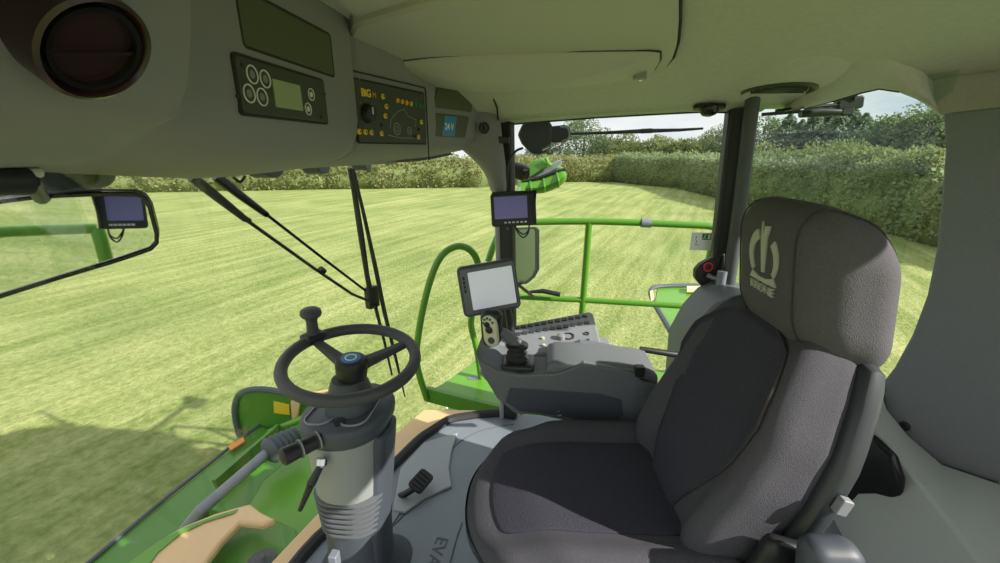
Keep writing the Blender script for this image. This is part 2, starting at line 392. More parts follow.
# floor details: hinge line, foot plate, lettering
def fz(px, py, z=0): return at(px, py, z=z)
bm = B(); tube(bm, [fz(462, 523, .001), fz(457, 537, .001), fz(448, 570, .001)], .003, 6); ob('groove', bm, M['groove'], bpy.data.objects['floor'])
bm = B(); tube(bm, smoothpath([fz(389, 530, .001), fz(425, 492, .001), fz(452, 449, .001), fz(480, 431, .001), fz(514, 424, .001)]), .0022, 6); ob('groove', bm, M['groove'], bpy.data.objects['floor'])
tf = Fr(fz(437, 551, .001), fz(425, 573, .001)-fz(440, 535, .001), None, (0, 0, 1))
tb = text('EVA', tf, .065, .001, 'CENTER'); ob('lettering', tb, M['groove'], bpy.data.objects['floor'], smooth=False)
# raised glossy kick plate with the curved edge
kp = [fz(x, y) for x, y in ((393, 512), (400, 470), (424, 444), (458, 434), (452, 452), (449, 470), (452, 488), (425, 500), (405, 515))]
bm = B(); slab(bm, kp, (0, 0, .012)); ob('kick_plate', bm, mat('kick_plate_plastic', (150, 156, 160), .35), bpy.data.objects['floor'], bevel=.005)

# ================================================================ OVERHEAD CONSOLE
def facex(y):                                # plan of the console face
    x = -.452 if y < 1.05 else -.48+.3*(y-1.086)
    if 1.045 <= y <= 1.0701: x = -.472
    return x
def fstep(y):
    b = sstep(1.045, 1.075, y)-sstep(1.405, 1.425, y)
    return .03*b
def cprof(y):
    k = 1-sstep(.44, .49, y)                 # swelling round the air vent
    t = sstep(1.05, 1.5, y); lip = .245*(1-t)+.16*t
    x0 = facex(y)+fstep(y); e = sstep(1.62, 1.80, y)
    zb = interp([(.0, 1.312), (.5, 1.312), (.62, 1.299), (.78, 1.284), (.9, 1.284), (1.2, 1.292), (1.6, 1.298), (1.85, 1.32)], y)
    pts = [(x0+.115*k, 1.72), (x0+.11*k, 1.60), (x0+.106*k, 1.50), (x0+.093*k, 1.45), (x0+.078*k, 1.405), (x0-.006+.062*k, 1.372), (x0-.022+.012*k, zb+.05-.012*k),
           (x0-.05, zb+.032-.01*k), (x0-.09, zb+.018-.005*k), (x0-.14, zb+.008), (x0-lip+.03, zb), (x0-lip, zb+.004), (x0-lip-.008, zb+.03), (x0-lip-.01, 1.72)]
    return [V((a, y, z)) for a, z in pts]
ysn = [-.1, 0, .1, .2, .3, .38, .42, .445, .47, .495, .52, .56, .65, .75, .85, .95, 1.0, 1.035, 1.045, 1.055, 1.065, 1.075, 1.085, 1.15, 1.25, 1.35, 1.40, 1.405, 1.412, 1.418, 1.425, 1.45, 1.55, 1.65, 1.72, 1.78, 1.82]
oc = thing('overhead_console', (-.45, .9, 1.4), 'grey overhead console above the windscreen holding the air vent and switch panels', 'console')
bm = B(); loft(bm, [cprof(y) for y in ysn]); ob('housing', bm, M['console'], oc, angle=50)
P1 = Fr((-.452, .8, 1.45), (0, 1, 0), (0, 0, 1))
def qrect(fr, pxs, c=0):
    L = [fr.px(x, y, c) for x, y in pxs]
    return ((L[0].x+L[3].x)/2, (L[1].x+L[2].x)/2, (L[2].y+L[3].y)/2, (L[0].y+L[1].y)/2)   # u0,u1,v0,v1
def panel(fr, q, name, m, parent, h=.006, r=.006, rim=True):
    w = q[1]-q[0]; hh = q[3]-q[2]; cx = (q[0]+q[1])/2; cy = (q[2]+q[3])/2
    bm = B(); prism(bm, rrect(w, hh, r, 4, cx, cy), fr, -.01, h); o = ob(name, bm, m, parent, bevel=.0015)
    if rim:
        bm = B(); frame_strip(bm, rrect(w+.009, hh+.009, r+.003, 4, cx, cy), rrect(w, hh, r, 4, cx, cy), fr, -.004, h*.55); ob('rim', bm, M['gap'], o)
    return o, cx, cy, w, hh
# blank panel above, climate panel below (module one)
q = qrect(P1, ((240, -8), (335, 36), (328, 76), (240, 40))); q = (q[0], q[1], q[2], q[3])
panel(P1, (q[0], q[1], q[2]+.0, q[3]), 'blank_panel', M['panel'], oc, h=.001)
q = qrect(P1, ((240, 53), (327, 86), (321, 124), (232, 108)))
cp_, cx, cy, w, hh = panel(P1, q, 'climate_panel', M['panel_dark'], oc, h=.005)
def PB(fr, px, py, c): l = fr.px(px, py, c); return l.x, l.y
for (x, y, s) in ((252.5, 74.5, .0135), (265.5, 79, .0135), (249.5, 93.5, .0135), (262.5, 97, .0135), (311.5, 94.5, .011), (308.5, 109, .011)):
    a, b = PB(P1, x, y, .006)
    bm = B(); ring(bm, P1, s*.86, s, .004, .0066, 22, 1, a, b); o = ob('button', bm, M['mark'], cp_)
    bm = B(); disc(bm, P1, s*.45, .004, .0062, 10, a, b); ob('symbol', bm, M['console'] if s > .012 else M['mark'], o)
dq = qrect(P1, ((276, 79), (303, 87), (300, 111), (272, 106)), .006)
bm = B(); prism(bm, rrect(dq[1]-dq[0], dq[3]-dq[2], .002, 3, (dq[0]+dq[1])/2, (dq[2]+dq[3])/2), P1, .004, .0068); ob('display', bm, M['lcd'], cp_)
for (x, y) in ((242.5, 65.5), (238, 96), (325, 94), (321, 117)):
    a, b = PB(P1, x, y, .006); bm = B(); disc(bm, P1, .0028, .004, .0066, 8, a, b); ob('screw', bm, M['black'], cp_)
# switch panel on the protruding module
P2 = Fr((-.48+.034, 1.086, 1.44), (.3, 1, 0), (0, 0, 1))
# frame moulding round the switch panel
q = qrect(P2, ((363, 79), (429, 97), (419, 145), (349, 139)))
sp, cx, cy, w, hh = panel(P2, q, 'switch_panel', M['panel_dark'], oc, h=.003, r=.004)
bm = B(); tube(bm, [P2(q[0]-.005, q[3]+.018, .001), P2(q[1]+.012, q[3]+.018, .001), P2(q[1]+.016, q[3]+.01, .001), P2(q[1]+.016, q[2]-.05, .001)], .0022, 6); ob('seam', bm, M['gap'], oc)
def pbut(px, py, r, m, name='button'):
    a, b = PB(P2, px, py, .004)
    bm = B(); lathe(bm, [(r*1.1, .002), (r*1.1, .006), (r*.75, .008)], Fr(P2(a, b, 0), P2.u, P2.v), 14)
    o = ob(name, bm, m, sp); return a, b, o
YB = [(382.8, 96.5), (386.3, 106.5), (385.3, 116), (381.5, 133.5), (359.3, 131.5), (365.3, 132), (371.3, 132.5), (421.3, 122), (418.5, 137)]
for x, y in YB:
    a, b, o = pbut(x, y, .0062, M['yellow'])
    bm = B(); disc(bm, P2, .0028, .007, .0088, 8, a, b); ob('symbol', bm, M['panel_dark'], o)
for i, x in enumerate((397.5, 402, 406.5, 411)): pbut(x, 100.5+i*1.1, .0062, M['amber'])
for i, x in enumerate((415.5, 419.3, 423)): pbut(x, 104.5+i*.9, .005, M['greenled'])
for (x, y) in ((381.5, 125), (419, 129.5), (414.5, 136.5)): pbut(x, y, .0045, M['black'])
a, b = PB(P2, 367, 113.5, .003); fk = Fr(P2(a, b, 0), P2.u, P2.v)
bm = B(); lathe(bm, [(.024, .002), (.023, .01), (.019, .02), (.017, .021)], fk, 24); kn = ob('dial', bm, M['black'], sp)
bm = B(); prism(bm, rrect(.0035, .016, .001, 2, 0, .006), fk, .020, .0225); ob('pointer', bm, M['mark'], kn)
for k in range(7):
    t = math.radians(-130+k*43); bm = B(); disc(bm, fk, .0016, .002, .0042, 6, .031*math.sin(t), .031*math.cos(t)); ob('scale_dot', bm, M['console'], kn)
a, b = PB(P2, 362, 92.5, .004); ob('lettering', text('BiG', Fr(P2(a-.003, b, .0035), P2.u, P2.v), .024, .0008, 'LEFT', .0007), M['yellow'], sp, smooth=False)
a2, b2 = PB(P2, 373, 95, .004); ob('lettering', text('M', Fr(P2(a2-.002, b2, .0035), P2.u, P2.v), .019, .0008, 'LEFT'), M['amber'], sp, smooth=False)
# etched machine diagram: two wheels, cabin and mower outline
bm = B()
for (x, y, r) in ((397, 129, .016), (409.5, 131, .011)):
    a, b = PB(P2, x, y, .003); ring(bm, P2, r*.88, r, .002, .0036, 20, 1, a, b); ring(bm, P2, r*.4, r*.5, .002, .0036, 14, 1, a, b)
pts = [PB(P2, x, y, .003) for x, y in ((390, 128), (391, 119), (397, 112), (404, 109), (408, 116), (416, 120), (415, 127))]
tube(bm, [P2(a, b, .0032) for a, b in pts], .0008, 5); pts = [PB(P2, x, y, .003) for x, y in ((388, 135), (400, 138), (416, 138))]
tube(bm, [P2(a, b, .0032) for a, b in pts], .0008, 5); ob('diagram', bm, M['column'], sp)
# two small blank panels and the blue voltage sticker
P3 = Fr((-.477, 1.086, 1.44), (.3, 1, 0), (0, 0, 1))
L = [P3.px(x, y)[:2] for x, y in ((437, 88), (441, 84.5), (475.5, 92), (471, 112), (434, 107))]
bm = B(); prism(bm, L, P3, -.01, .0015); ob('blank_panel', bm, M['panel'], oc, bevel=.002)
L = [P3.px(x, y)[:2] for x, y in ((432, 112.5), (469, 117), (465, 138), (427, 135.5))]
bm = B(); prism(bm, L, P3, -.01, .0015); b3 = ob('blank_panel', bm, M['panel'], oc, bevel=.002)
L = [P3.px(x, y, .003)[:2] for x, y in ((445, 115.5), (457, 116.5), (454.5, 136.5), (442, 135.5))]
bm = B(); prism(bm, L, P3, .001, .003); vs = ob('voltage_sticker', bm, M['blue'], b3, smooth=False)
a, b = PB(P3, 449.3, 127, .003); f24 = Fr(P3(a, b, .0036), P3.u, P3.v); ob('lettering', text('24 V', lambda x, y, z: f24(x*1.3, y*1.2, z), .025, .0004, 'CENTER', .0003), M['white'], b3, smooth=False)
fsk = Fr(at(484, 128, y=1.752), (.85, .5, 0), (0, 0, 1)); a = b = 0; P3b = P3; P3 = fsk
bm = B(); lathe(bm, [(.022, -.002), (.022, .004), (.018, .006), (.016, .002)], Fr(P3(a, b, 0), P3.u, P3.v), 20); so = ob('socket_cap', bm, M['black'], oc)
bm = B(); prism(bm, rrect(.006, .024, .002, 2), Fr(P3(a, b, 0), P3.u, P3.v), .002, .008); ob('rib', bm, M['rubber'], so)
# air vent in the swollen end of the console
vw = V((math.cos(math.radians(36)), -.05, -math.sin(math.radians(36)))); VP = at(80, 38, x=-.352)+vw*.008
fv = Fr(VP, (.05, 1, 0), None, vw)
bm = B(); lathe(bm, [(.0415, -.02), (.0415, .004), (.041, .008), (.038, .010), (.035, .005), (.0335, -.004)], fv, 40, cap=False); av = ob('air_vent', bm, M['maroon'], oc)
bm = B(); disc(bm, fv, .034, -.02, .002, 32); ob('vent_back', bm, M['maroon'], av)
bm = B(); ring(bm, fv, .029, .033, -.012, .008, 36); ob('vent_ring', bm, M['blackgloss'], av)
bm = B(); box(bm, (-.029, -.0012, .000), (.029, .0012, .006), Fr(fv(0, -.004, 0), fv.u*1+fv.v*.25, fv.v)); ob('vane', bm, M['maroon'], av)

# ================================================================ CEILING FITTINGS
def CE(px, py, k=0):                          # a point on the ceiling skin seen at that pixel
    r = ray(px, py); s0 = .3
    for i in range(400):
        s0 += .006; p = EYE+r*s0
        if p.z >= zceil(p.x, p.y)-.0005 or p.y > 1.86: break
    return p
def cnorm(p):
    e = .01; dx = (zceil(p.x+e, p.y)-zceil(p.x-e, p.y))/(2*e); dy = (zceil(p.x, p.y+e)-zceil(p.x, p.y-e))/(2*e)
    return V((dx, dy, -1)).normalized()
def ceil_patch(bm, outline, depth, dome=0, nr=6):
    P = [CE(x, y) for x, y in outline]; c = sum(P, V((0, 0, 0)))/len(P); c.z = zceil(c.x, c.y)
    rings = []
    def lay(t, d): 
        out = []
        for p in P:
            q = c.lerp(p, t); q.z = zceil(q.x, q.y); out.append(q+cnorm(q)*d)
        return out
    rings.append(lay(1, -.004)); rings.append(lay(1, depth*.7)); rings.append(lay(.985, depth))
    for k in range(1, nr): 
        t = 1-k/nr; rings.append(lay(.985*t, depth+dome*(1-t*t)))
    R = [[bm.verts.new(p) for p in r] for r in rings]; n = len(P)
    for i in range(len(R)-1):
        for k in range(n): bm.faces.new([R[i][k], R[i][(k+1) % n], R[i+1][(k+1) % n], R[i+1][k]])
    bm.faces.new(R[-1]); bm.faces.new(R[0][::-1])
    return P
def dense(pl, k=4, closed=True):
    out = []; n = len(pl)
    for i in range(n if closed else n-1):
        a = pl[i]; b = pl[(i+1) % n]
        for j in range(k): out.append((a[0]+(b[0]-a[0])*j/k, a[1]+(b[1]-a[1])*j/k))
    return out
def trimrow(f):
    out = []
    for x, y in HP:
        a = on(x, y, GP0+GN*.02, GN) if x < 941 else on(x, y, CP0+CN*.012, CN); h = min(1, (x-775)/85); b = CE(x-10*h, y-34*h)+V((0, 0, .012)); p = a.lerp(b, f); p.z -= .012*math.sin(f*PI); out.append(p)
    return out
bm = B(); loft(bm, [[p-GN*.03 for p in trimrow(0)]]+[trimrow(f) for f in (0, .15, .35, .6, .8, 1)], closed=False); tag(ob('trim_6', bm, M['liner'], angle=60), kind='structure')
# moulded locker along the right of the roof
LP = [(352, 12), (345, 30), (352, 52), (372, 60), (410, 72), (450, 80), (480, 86), (520, 80), (580, 72), (640, 67), (662, 64), (672, 52), (677, 36), (679, 14), (679, -30), (520, -26), (420, -10)]
rl = thing('roof_locker', CE(520, 40), 'long moulded locker under the ceiling above the right window', 'locker')
bm = B(); P = ceil_patch(bm, dense(LP), .03, .006); ob('body', bm, M['lid'], rl, angle=30)
LL = [(386, 52), (396, 48), (430, 43.5), (480, 40.5), (540, 38.5), (600, 37.5), (650, 37.5), (661, 39), (661, 47), (655, 58), (648, 63), (620, 65), (560, 68), (500, 73), (470, 78), (450, 77), (420, 70), (396, 61)]
bm = B(); P = [CE(x, y) for x, y in dense(LL, 3)]
bmx = B(); tube(bmx, [p+cnorm(p)*.034 for p in P],   .0026, 6, closed=True); ob('gap', bmx, M['gap'], rl)
P = ceil_patch(bm, dense(LL, 3), .042, .05); lid = ob('lid', bm, M['lid'], rl, angle=50)
p = CE(640, 56); fr = Fr(p+cnorm(p)*.066, (1, 0, .0), None, cnorm(p))
bm = B(); prism(bm, rrect(.042, .016, .007, 4), fr, -.02, .004); lt = ob('latch', bm, M['column'], lid, bevel=.001)
bm = B(); disc(bm, fr, .006, .003, .007, 12, .002, 0); ob('catch', bm, M['chrome'], lt)
bm = B(); tube(bm, [CE(x, y)+cnorm(CE(x, y))*.012 for x, y in dense([(681, -20), (681, 14), (679, 36), (674, 53), (663, 66)], 3, False)], .004, 6); ob('edge_gap', bm, M['gap'], rl)
bm = B(); tube(bm, [at(x, y, y=d) for x, y, d in ((466, 82, 1.56), (484, 88, 1.62), (493, 97, 1.68), (497, 108, 1.74), (498, 120, 1.79))], .0035, 6); ob('edge_gap', bm, M['gap'], rl)
# hatch panel in the middle of the roof
bm = B(); P = ceil_patch(bm, dense([(330, -12), (356, 13), (420, 9), (520, 1), (560, -12), (480, -60), (350, -60)]), .012); hc = ob('roof_hatch', bm, M['liner'])
tag(hc, 'flat pale hatch panel set in the middle of the ceiling', 'hatch')
# reading lamp
p = CE(548, 74); fr = Fr(p, (1, 0, .03), None, cnorm(p))
dl = thing('reading_lamp', p, 'slim oblong reading lamp in the ceiling between locker and right window', 'lamp')
bm = B(); prism(bm, rrect(.135, .042, .016, 5), fr, -.01, .012); ob('bezel', bm, M['panel_dark'], dl, bevel=.004)
bm = B(); prism(bm, rrect(.085, .026, .01, 5, -.012, 0), fr, .008, .015); ob('lens', bm, M['lens'], dl, bevel=.003)
bm = B(); prism(bm, rrect(.02, .02, .004, 3, .047, 0), fr, .008, .016); ob('switch', bm, M['black'], dl, bevel=.002)
# loudspeaker
p = CE(777, 91); fr = Fr(p+V((0, 0, -.002)), (1, 0, 0), None, (.02, -.10, -1))
ls = thing('ceiling_loudspeaker', p, 'round dark loudspeaker grille set in the ceiling above the door post', 'loudspeaker')
bm = B(); lathe(bm, [(.25, -.065), (.19, -.026), (.15, -.008), (.132, -.003), (.122, -.003)], fr, 36, cap=False); ob('bezel', bm, M['liner'], ls)
bm = B(); lathe(bm, [(.122, -.016), (.122, .0), (.113, .006), (.104, .002), (.10, -.008)], fr, 36, cap=False); ob('ring', bm, M['panel_dark'], ls)
bm = B(); lathe(bm, [(.10, -.016), (.10, -.006), (.06, .002), (.02, .004), (.001, .0045)], fr, 36); g = ob('grille', bm, M['panel'], ls)
bm = B()
for k in range(-3, 4): box(bm, (-math.sqrt(.09**2-(k*.025)**2), k*.025-.002, -.008), (math.sqrt(.09**2-(k*.025)**2), k*.025+.002, .006), fr)
ob('louvre', bm, M['panel_dark'], g)
# small dome camera over the door post
p = at(709, 109, y=1.83); fr = Fr(p+V((0, 0, .005)), (1, 0, 0), None, (0, -.25, -1))
dc = thing('dome_camera', p, 'small black dome camera hanging from the ceiling edge by the door post', 'camera')
bm = B(); prism(bm, rrect(.115, .04, .012, 4), fr, -.01, .006); ob('base_plate', bm, M['black'], dc, bevel=.003)
bm = B(); lathe(bm, [(.036, .0), (.035, .012), (.026, .026), (.012, .032), (.001, .033)], fr, 24); ob('dome', bm, M['blackgloss'], dc)

# ================================================================ STEERING COLUMN
SX, SY = -.545, .99
st = thing('steering_column', (SX, SY, 0), 'grey steering column with black two-spoked wheel and round spinner knob', 'steering column')
def csec(z, cx, w, d, r, tx=0, tilt=0, n=6):    # rounded section: w along x, d along y
    return [V((cx+a, SY+b, z+a*tilt)) for a, b in rrect(w, d, r, n)]
bm = B(); loft(bm, [csec(z, cx, w, d, r) for z, cx, w, d, r in ((0, -.565, .30, .30, .09), (.02, -.565, .27, .27, .09), (.05, -.562, .215, .215, .09), (.10, -.56, .185, .19, .08), (.25, -.556, .178, .185, .08))]); ob('foot', bm, M['column_dark'], st)
# ribbed bellows
ss = []
for i in range(7):
    z = .245+.0205*i
    for dz, ww in ((0, .172), (.005, .172), (.008, .196), (.0145, .196), (.0175, .172)): ss.append(csec(z+dz, -.556+.006*i*.2, ww+.003*i, ww+.002+.003*i, .08))
bm = B(); loft(bm, ss); ob('bellows', bm, mat('bellows_rubber', (92, 96, 100), .6), st)
bm = B(); loft(bm, [csec(z, cx, w, d, r) for z, cx, w, d, r in ((.372, -.553, .19, .20, .085), (.39, -.552, .20, .215, .09), (.48, -.549, .214, .228, .1), (.592, -.544, .224, .236, .104))]); ob('lower_housing', bm, M['column'], st, angle=60)
# dark spine along the seat side of the column
bm = B(); loft(bm, [[V((x0, SY-.075, z)), V((x0+.05, SY-.055, z)), V((x0+.06, SY, z)), V((x0+.05, SY+.055, z)), V((x0, SY+.075, z))] for z, x0 in ((.02, -.52), (.2, -.515), (.34, -.500), (.58, -.470))]); ob('spine', bm, M['column_dark'], st, bevel=.012)
# top housing with a sloping deck
bm = B(); loft(bm, [csec(z, cx, w, d, r, 0, t) for z, cx, w, d, r, t in ((.578, -.543, .226, .238, .105, .05), (.596, -.542, .246, .258, .115, .06), (.622, -.541, .254, .266, .12, .06), (.634, -.541, .246, .258, .117, .06), (.641, -.541, .230, .242, .11, .06))]); th = ob('top_housing', bm, M['column_dark'], st, angle=50)
fd = Fr((-.541, SY, .641), (1, 0, .06), (0, 1, 0))
bm = B(); frame_strip(bm, rrect(.085, .185, .035, 5, -.052, -.004), rrect(.078, .178, .032, 5, -.052, -.004), fd, -.002, .004); ob('deck_rib', bm, M['column'], th)
bm = B(); frame_strip(bm, rrect(.080, .19, .035, 5, .048, -.004), rrect(.072, .182, .031, 5, .048, -.004), fd, -.002, .004); ob('deck_rib', bm, M['column'], th)
bm = B(); lathe(bm, [(.075, -.012), (.066, .03), (.054, .07), (.046, .09)], Fr((-.53, SY, .64), (1, 0, 0), (0, 1, 0)), 24); ob('neck', bm, M['column_dark'], st)
# the wheel
wc = at(351, 360, y=SY); wn = V((math.sin(math.radians(4)), -math.sin(math.radians(5)), 1)).normalized()
fw = Fr(wc, (1, 0, -wn.x), None, wn)
RW = .1735
wh = None
bm = B(); tube(bm, [fw(RW*math.cos(2*PI*k/72), RW*math.sin(2*PI*k/72), 0) for k in range(72)], .0163, 14, closed=True); wh = ob('steering_wheel', bm, M['wheel'], st)
def spoke(ang, name='spoke', m=None):
    c, s = math.cos(ang), math.sin(ang); f2 = Fr(fw(0, 0, 0), fw.u*c+fw.v*s, fw.v*c-fw.u*s)
    bm = B(); loft(bm, [[f2(r, -w, h-t), f2(r, w, h-t), f2(r, w*.8, h+t), f2(r, -w*.8, h+t)] for r, w, h, t in ((.02, .022, -.022, .014), (.06, .018, -.018, .011), (.12, .015, -.010, .009), (RW-.006, .014, -.002, .008))])
    ob(name, bm, m or M['wheel'], wh, bevel=.004)
ka = None
kp_ = on(307, 335, wc, wn); lk = fw.loc(kp_); ka = math.atan2(lk.y, lk.x)
rp_ = on(411, 341, wc, wn); lr = fw.loc(rp_); kr = math.atan2(lr.y, lr.x)
for a_ in (ka, kr): spoke(a_)
hw = Fr(fw(0, 0, 0), fw.u, fw.v)
bm = B(); lathe(bm, [(.032, -.085), (.038, -.06), (.043, -.03), (.043, -.006), (.038, .003), (.030, .006)], hw, 32); hb = ob('hub', bm, M['black'], wh)
bm = B(); lathe(bm, [(.026, .005), (.026, .0075), (.022, .0085)], hw, 28); ob('emblem', bm, M['blue'], wh)
bm = B(); ring(bm, hw, .013, .016, .008, .0095, 20); ob('emblem_mark', bm, M['white'], wh)
# spinner knob
fk = Fr(fw(RW*math.cos(ka), RW*math.sin(ka), 0), fw.u, fw.v)
bm = B(); rbox(bm, (.024, .032, .013), .008, 8, lambda p: fk(p.x*math.cos(ka)-p.y*math.sin(ka), p.x*math.sin(ka)+p.y*math.cos(ka), p.z+.006)); ob('knob_clamp', bm, M['black'], wh)
fk2 = Fr(at(313, 338, x=fk.o.x) if False else fk.o, fw.u, None, V((-.03, -.06, 1)))
bm = B(); lathe(bm, [(.020, .01), (.0165, .03), (.0155, .058), (.018, .070), (.027, .076), (.030, .084), (.028, .093), (.018, .099), (.002, .100)], fk2, 26); ob('spinner_knob', bm, M['wheel'], wh)
# multifunction stalk
s0 = at(335, 432, y=.90); s1 = at(281, 458, y=.79)
bm = B(); d = s1-s0
tube(bm, [s0+d*t for t in (-.15, .02, .05, .30, .32, .36, .38, .62, .64, .68, .70, .96, 1.0)], [.028, .028, .023, .020, .0235, .0235, .0195, .0205, .0235, .0235, .0205, .023, .016], 16); ob('stalk', bm, M['black'], st)
bm = B(); tube(bm, [s0+d*-.18, s0+d*.02], [.034, .031], 18); ob('stalk_collar', bm, M['rubber'], st)
bm = B()
for t in (.34, .66):
    f3 = Fr(s0+d*t, d.orthogonal(), None, d); ring(bm, f3, .0225, .0241, -.0022, .0022, 18)
ob('stalk_mark', bm, M['column'], st)
# tilt lever
l0 = at(322, 463, y=.855); l1 = at(311, 484, y=.83); l2 = at(300, 510, y=.82)
bm = B(); tube(bm, [l0, l0.lerp(l1, .5), l1], [.008, .010, .012], 12); tl = ob('tilt_lever', bm, M['black'], st)
bm = B(); tube(bm, [l1, l1.lerp(l2, .5), l2], [.010, .008, .006], 10); ob('lever_tip', bm, M['blackgloss'], tl)
bm = B(); lathe(bm, [(.016, -.012), (.016, .004), (.010, .010)], Fr(l0, (1, 0, 0), None, l1-l0), 18); ob('lever_boss', bm, M['chrome'], tl)
bm = B(); box(bm, (-.60, SY-.118, .14), (-.575, SY-.088, .20)); ob('bracket', bm, M['steel'], st, bevel=.003)

# ================================================================ PEDAL
pp = fz(413, 488, .03)
pe = thing('brake_pedal', fz(406, 497, 0), 'black rubber foot pedal on the grey cab floor beside the column', 'pedal')
fp = Fr(fz(421, 481, .055), fz(430, 472, .055)-fz(416, 488, .055), None, V((.35, -.25, 1)))
bm = B(); prism(bm, rrect(.10, .066, .016, 4), fp, -.008, .008); pd = ob('pad', bm, M['rubber'], pe, bevel=.004)
bm = B()
for k in range(4): box(bm, (-.036+k*.02, -.024, .006), (-.028+k*.02, .024, .011), fp)
ob('tread', bm, M['black'], pd)
bm = B(); tube(bm, [fz(400, 496, .002), fz(405, 494, .03), fp(-.035, 0, -.006)], .013, 10); ob('arm', bm, M['black'], pe)
bm = B(); slab(bm, [fz(x, y) for x, y in ((387, 527), (395, 497), (404, 486), (414, 492), (404, 508), (392, 526))], (0, 0, .006)); ob('base_plate', bm, M['arm_light'], pe, bevel=.002)

# ================================================================ DRIVER SEAT (local frame, x = backwards)
SEAT = thing('driver_seat', (.325, .93, 0), 'dark grey fabric driver seat with tall backrest and emblem on headrest', 'seat', rz=math.radians(4))
def cush(p):
    x, y, z = p
    if z > 0:
        z += .028*sstep(.14, .24, abs(y)) - .012*(1-abs(y)/.27)
        z += -.03*sstep(-.12, -.27, x)
    y *= 1-.07*sstep(0, -.27, x)*(1)
    x -= .018*(1-(y/.26)**2)*sstep(0, -.25, x)
    x += .115*min(1.2, abs(y/.25))**2.4*sstep(.05, -.31, x)
    return V((x-.185, y, z+.435))
bm = B(); rbox(bm, (.31, .265, .07), .055, 22, cush); ob('cushion', bm, M['fabric'], SEAT)
bm = B()
def cush2(p):
    q = cush(V((p.x, p.y, .0701))); return V((q.x, q.y, q.z+p.z*.25))
rbox(bm, (.24, .155, .03), .02, 16, lambda p: cush2(p)); ob('cushion_insert', bm, M['fabric_dark'], SEAT)
bm = B(); loft(bm, [[V((x-.22, y, z)) for x, y in rrect(.50*s, .46*s, .05)] for z, s in ((.375, 1), (.33, 1), (.325, .9), (.05, .8), (.0, .86))]); ob('base', bm, M['shell'], SEAT, angle=30)
LEAN = math.radians(17)
def BK(t, y, c): # along the back, lateral, forward thickness
    return V((.125+t*math.sin(LEAN)-c*math.cos(LEAN), y, .415+t*math.cos(LEAN)+c*math.sin(LEAN)))
def hw_(t): return interp([(-.1, .20), (0, .205), (.12, .228), (.26, .238), (.38, .228), (.48, .198), (.56, .165), (.62, .145)], t)
def backw(p):
    t = p.x+.257; s = hw_(t)/.25; y = p.y*s*(.93 if p.y > 0 else 1); c = p.z
    if c > 0:
        c += .040*sstep(.55, .92, abs(p.y)/.25)*sstep(.62, .42, t)*sstep(-.05, .1, t)
        c += .03*math.exp(-((t-.12)/.14)**2)
    c -= .0
    return BK(t, y, c+.055)
bm = B(); rbox(bm, (.322, .25, .06), .05, 26, backw); bk = ob('backrest', bm, M['fabric'], SEAT)
# darker insert with a piped edge
ins = [(-.03, .04), (.06, .075), (.16, .12), (.28, .168), (.38, .192), (.46, .175), (.52, .13), (.545, .07)]
def inset(t, f): 
    wv = interp(ins, t); c = .06+.03*math.exp(-((t-.12)/.14)**2)
    yy = wv*f; c += .040*sstep(.55, .92, abs(yy)/hw_(t))*sstep(.62, .42, t)
    return BK(t, yy, c+.055+.003)
bm = B(); rows = []
for i in range(25):
    t = -.03+.575*i/24; rows.append([inset(t, -1+2*j/14) for j in range(15)])
loft(bm, rows, closed=False); ob('backrest_insert', bm, M['fabric_dark'], SEAT, solid=.006, soff=0)
bm = B(); pth = [inset(-.03+.575*i/24, 1) for i in range(25)]+[inset(.545, f) for f in (.5, 0, -.5)]+[inset(.545-.575*i/24, -1) for i in range(25)]
tube(bm, pth, .0032, 6); ob('piping', bm, M['pipe'], bk)
# back shell
def shellw(p):
    t = p.x+.215; y = p.y*(hw_(t)+.022)/.27; c = p.z+(.02 if p.z > 0 else 0)*0
    return BK(t, y, c-.008)
bm = B(); rbox(bm, (.345, .27, .024), .022, 18, shellw); ob('back_shell', bm, M['shell'], SEAT)
bm = B(); fb = Fr(BK(.31, -.268, -.008), BK(.4, -.268, -.008)-BK(.2, -.268, -.008), None, (0, -1, 0)); prism(bm, rrect(.034, .022, .004), fb, -.01, .006); ob('release_button', bm, M['arm_light'], SEAT, bevel=.002)
# side lever block of the shell under the near bolster
bm = B(); rbox(bm, (.10, .02, .05), .018, 10, lambda p: BK(p.x+.10, p.y-.262, p.z+.03)); ob('hinge_cover', bm, M['black'], SEAT)
# headrest
HT = .660
def headw(p):
    c = p.z; y = p.y; t = p.x
    y -= .024
    c += .02*(1-(y/.16)**2)*0
    t -= .0
    bend = .48*t+.056
    return BK(HT+t, y, c+.02+bend)
bm = B(); rbox(bm, (.150, .152, .114), .094, 26, headw); hr = ob('headrest', bm, M['head'], SEAT)
bm = B()
pr = [(-.135+.05, .158), (.135-.05, .158)]
def hr_ring(yv, rr=.058):
    o = []
    for a, b in rrect(.287, .215, .087, 10): o.append(headw(V((a, yv, b))))
    return o
tube(bm, hr_ring(-.098, .056), .0018, 6, closed=True); ob('headrest_piping', bm, M['pipe'], hr)
bm = B(); tube(bm, hr_ring(.098, .056), .0018, 6, closed=True); ob('headrest_piping', bm, M['pipe'], hr)
for s in (-.06, .06):
    bm = B(); tube(bm, [BK(.50, s, .0), BK(.66, s, .01)], .008, 10); ob('headrest_post', bm, M['chrome'], SEAT)
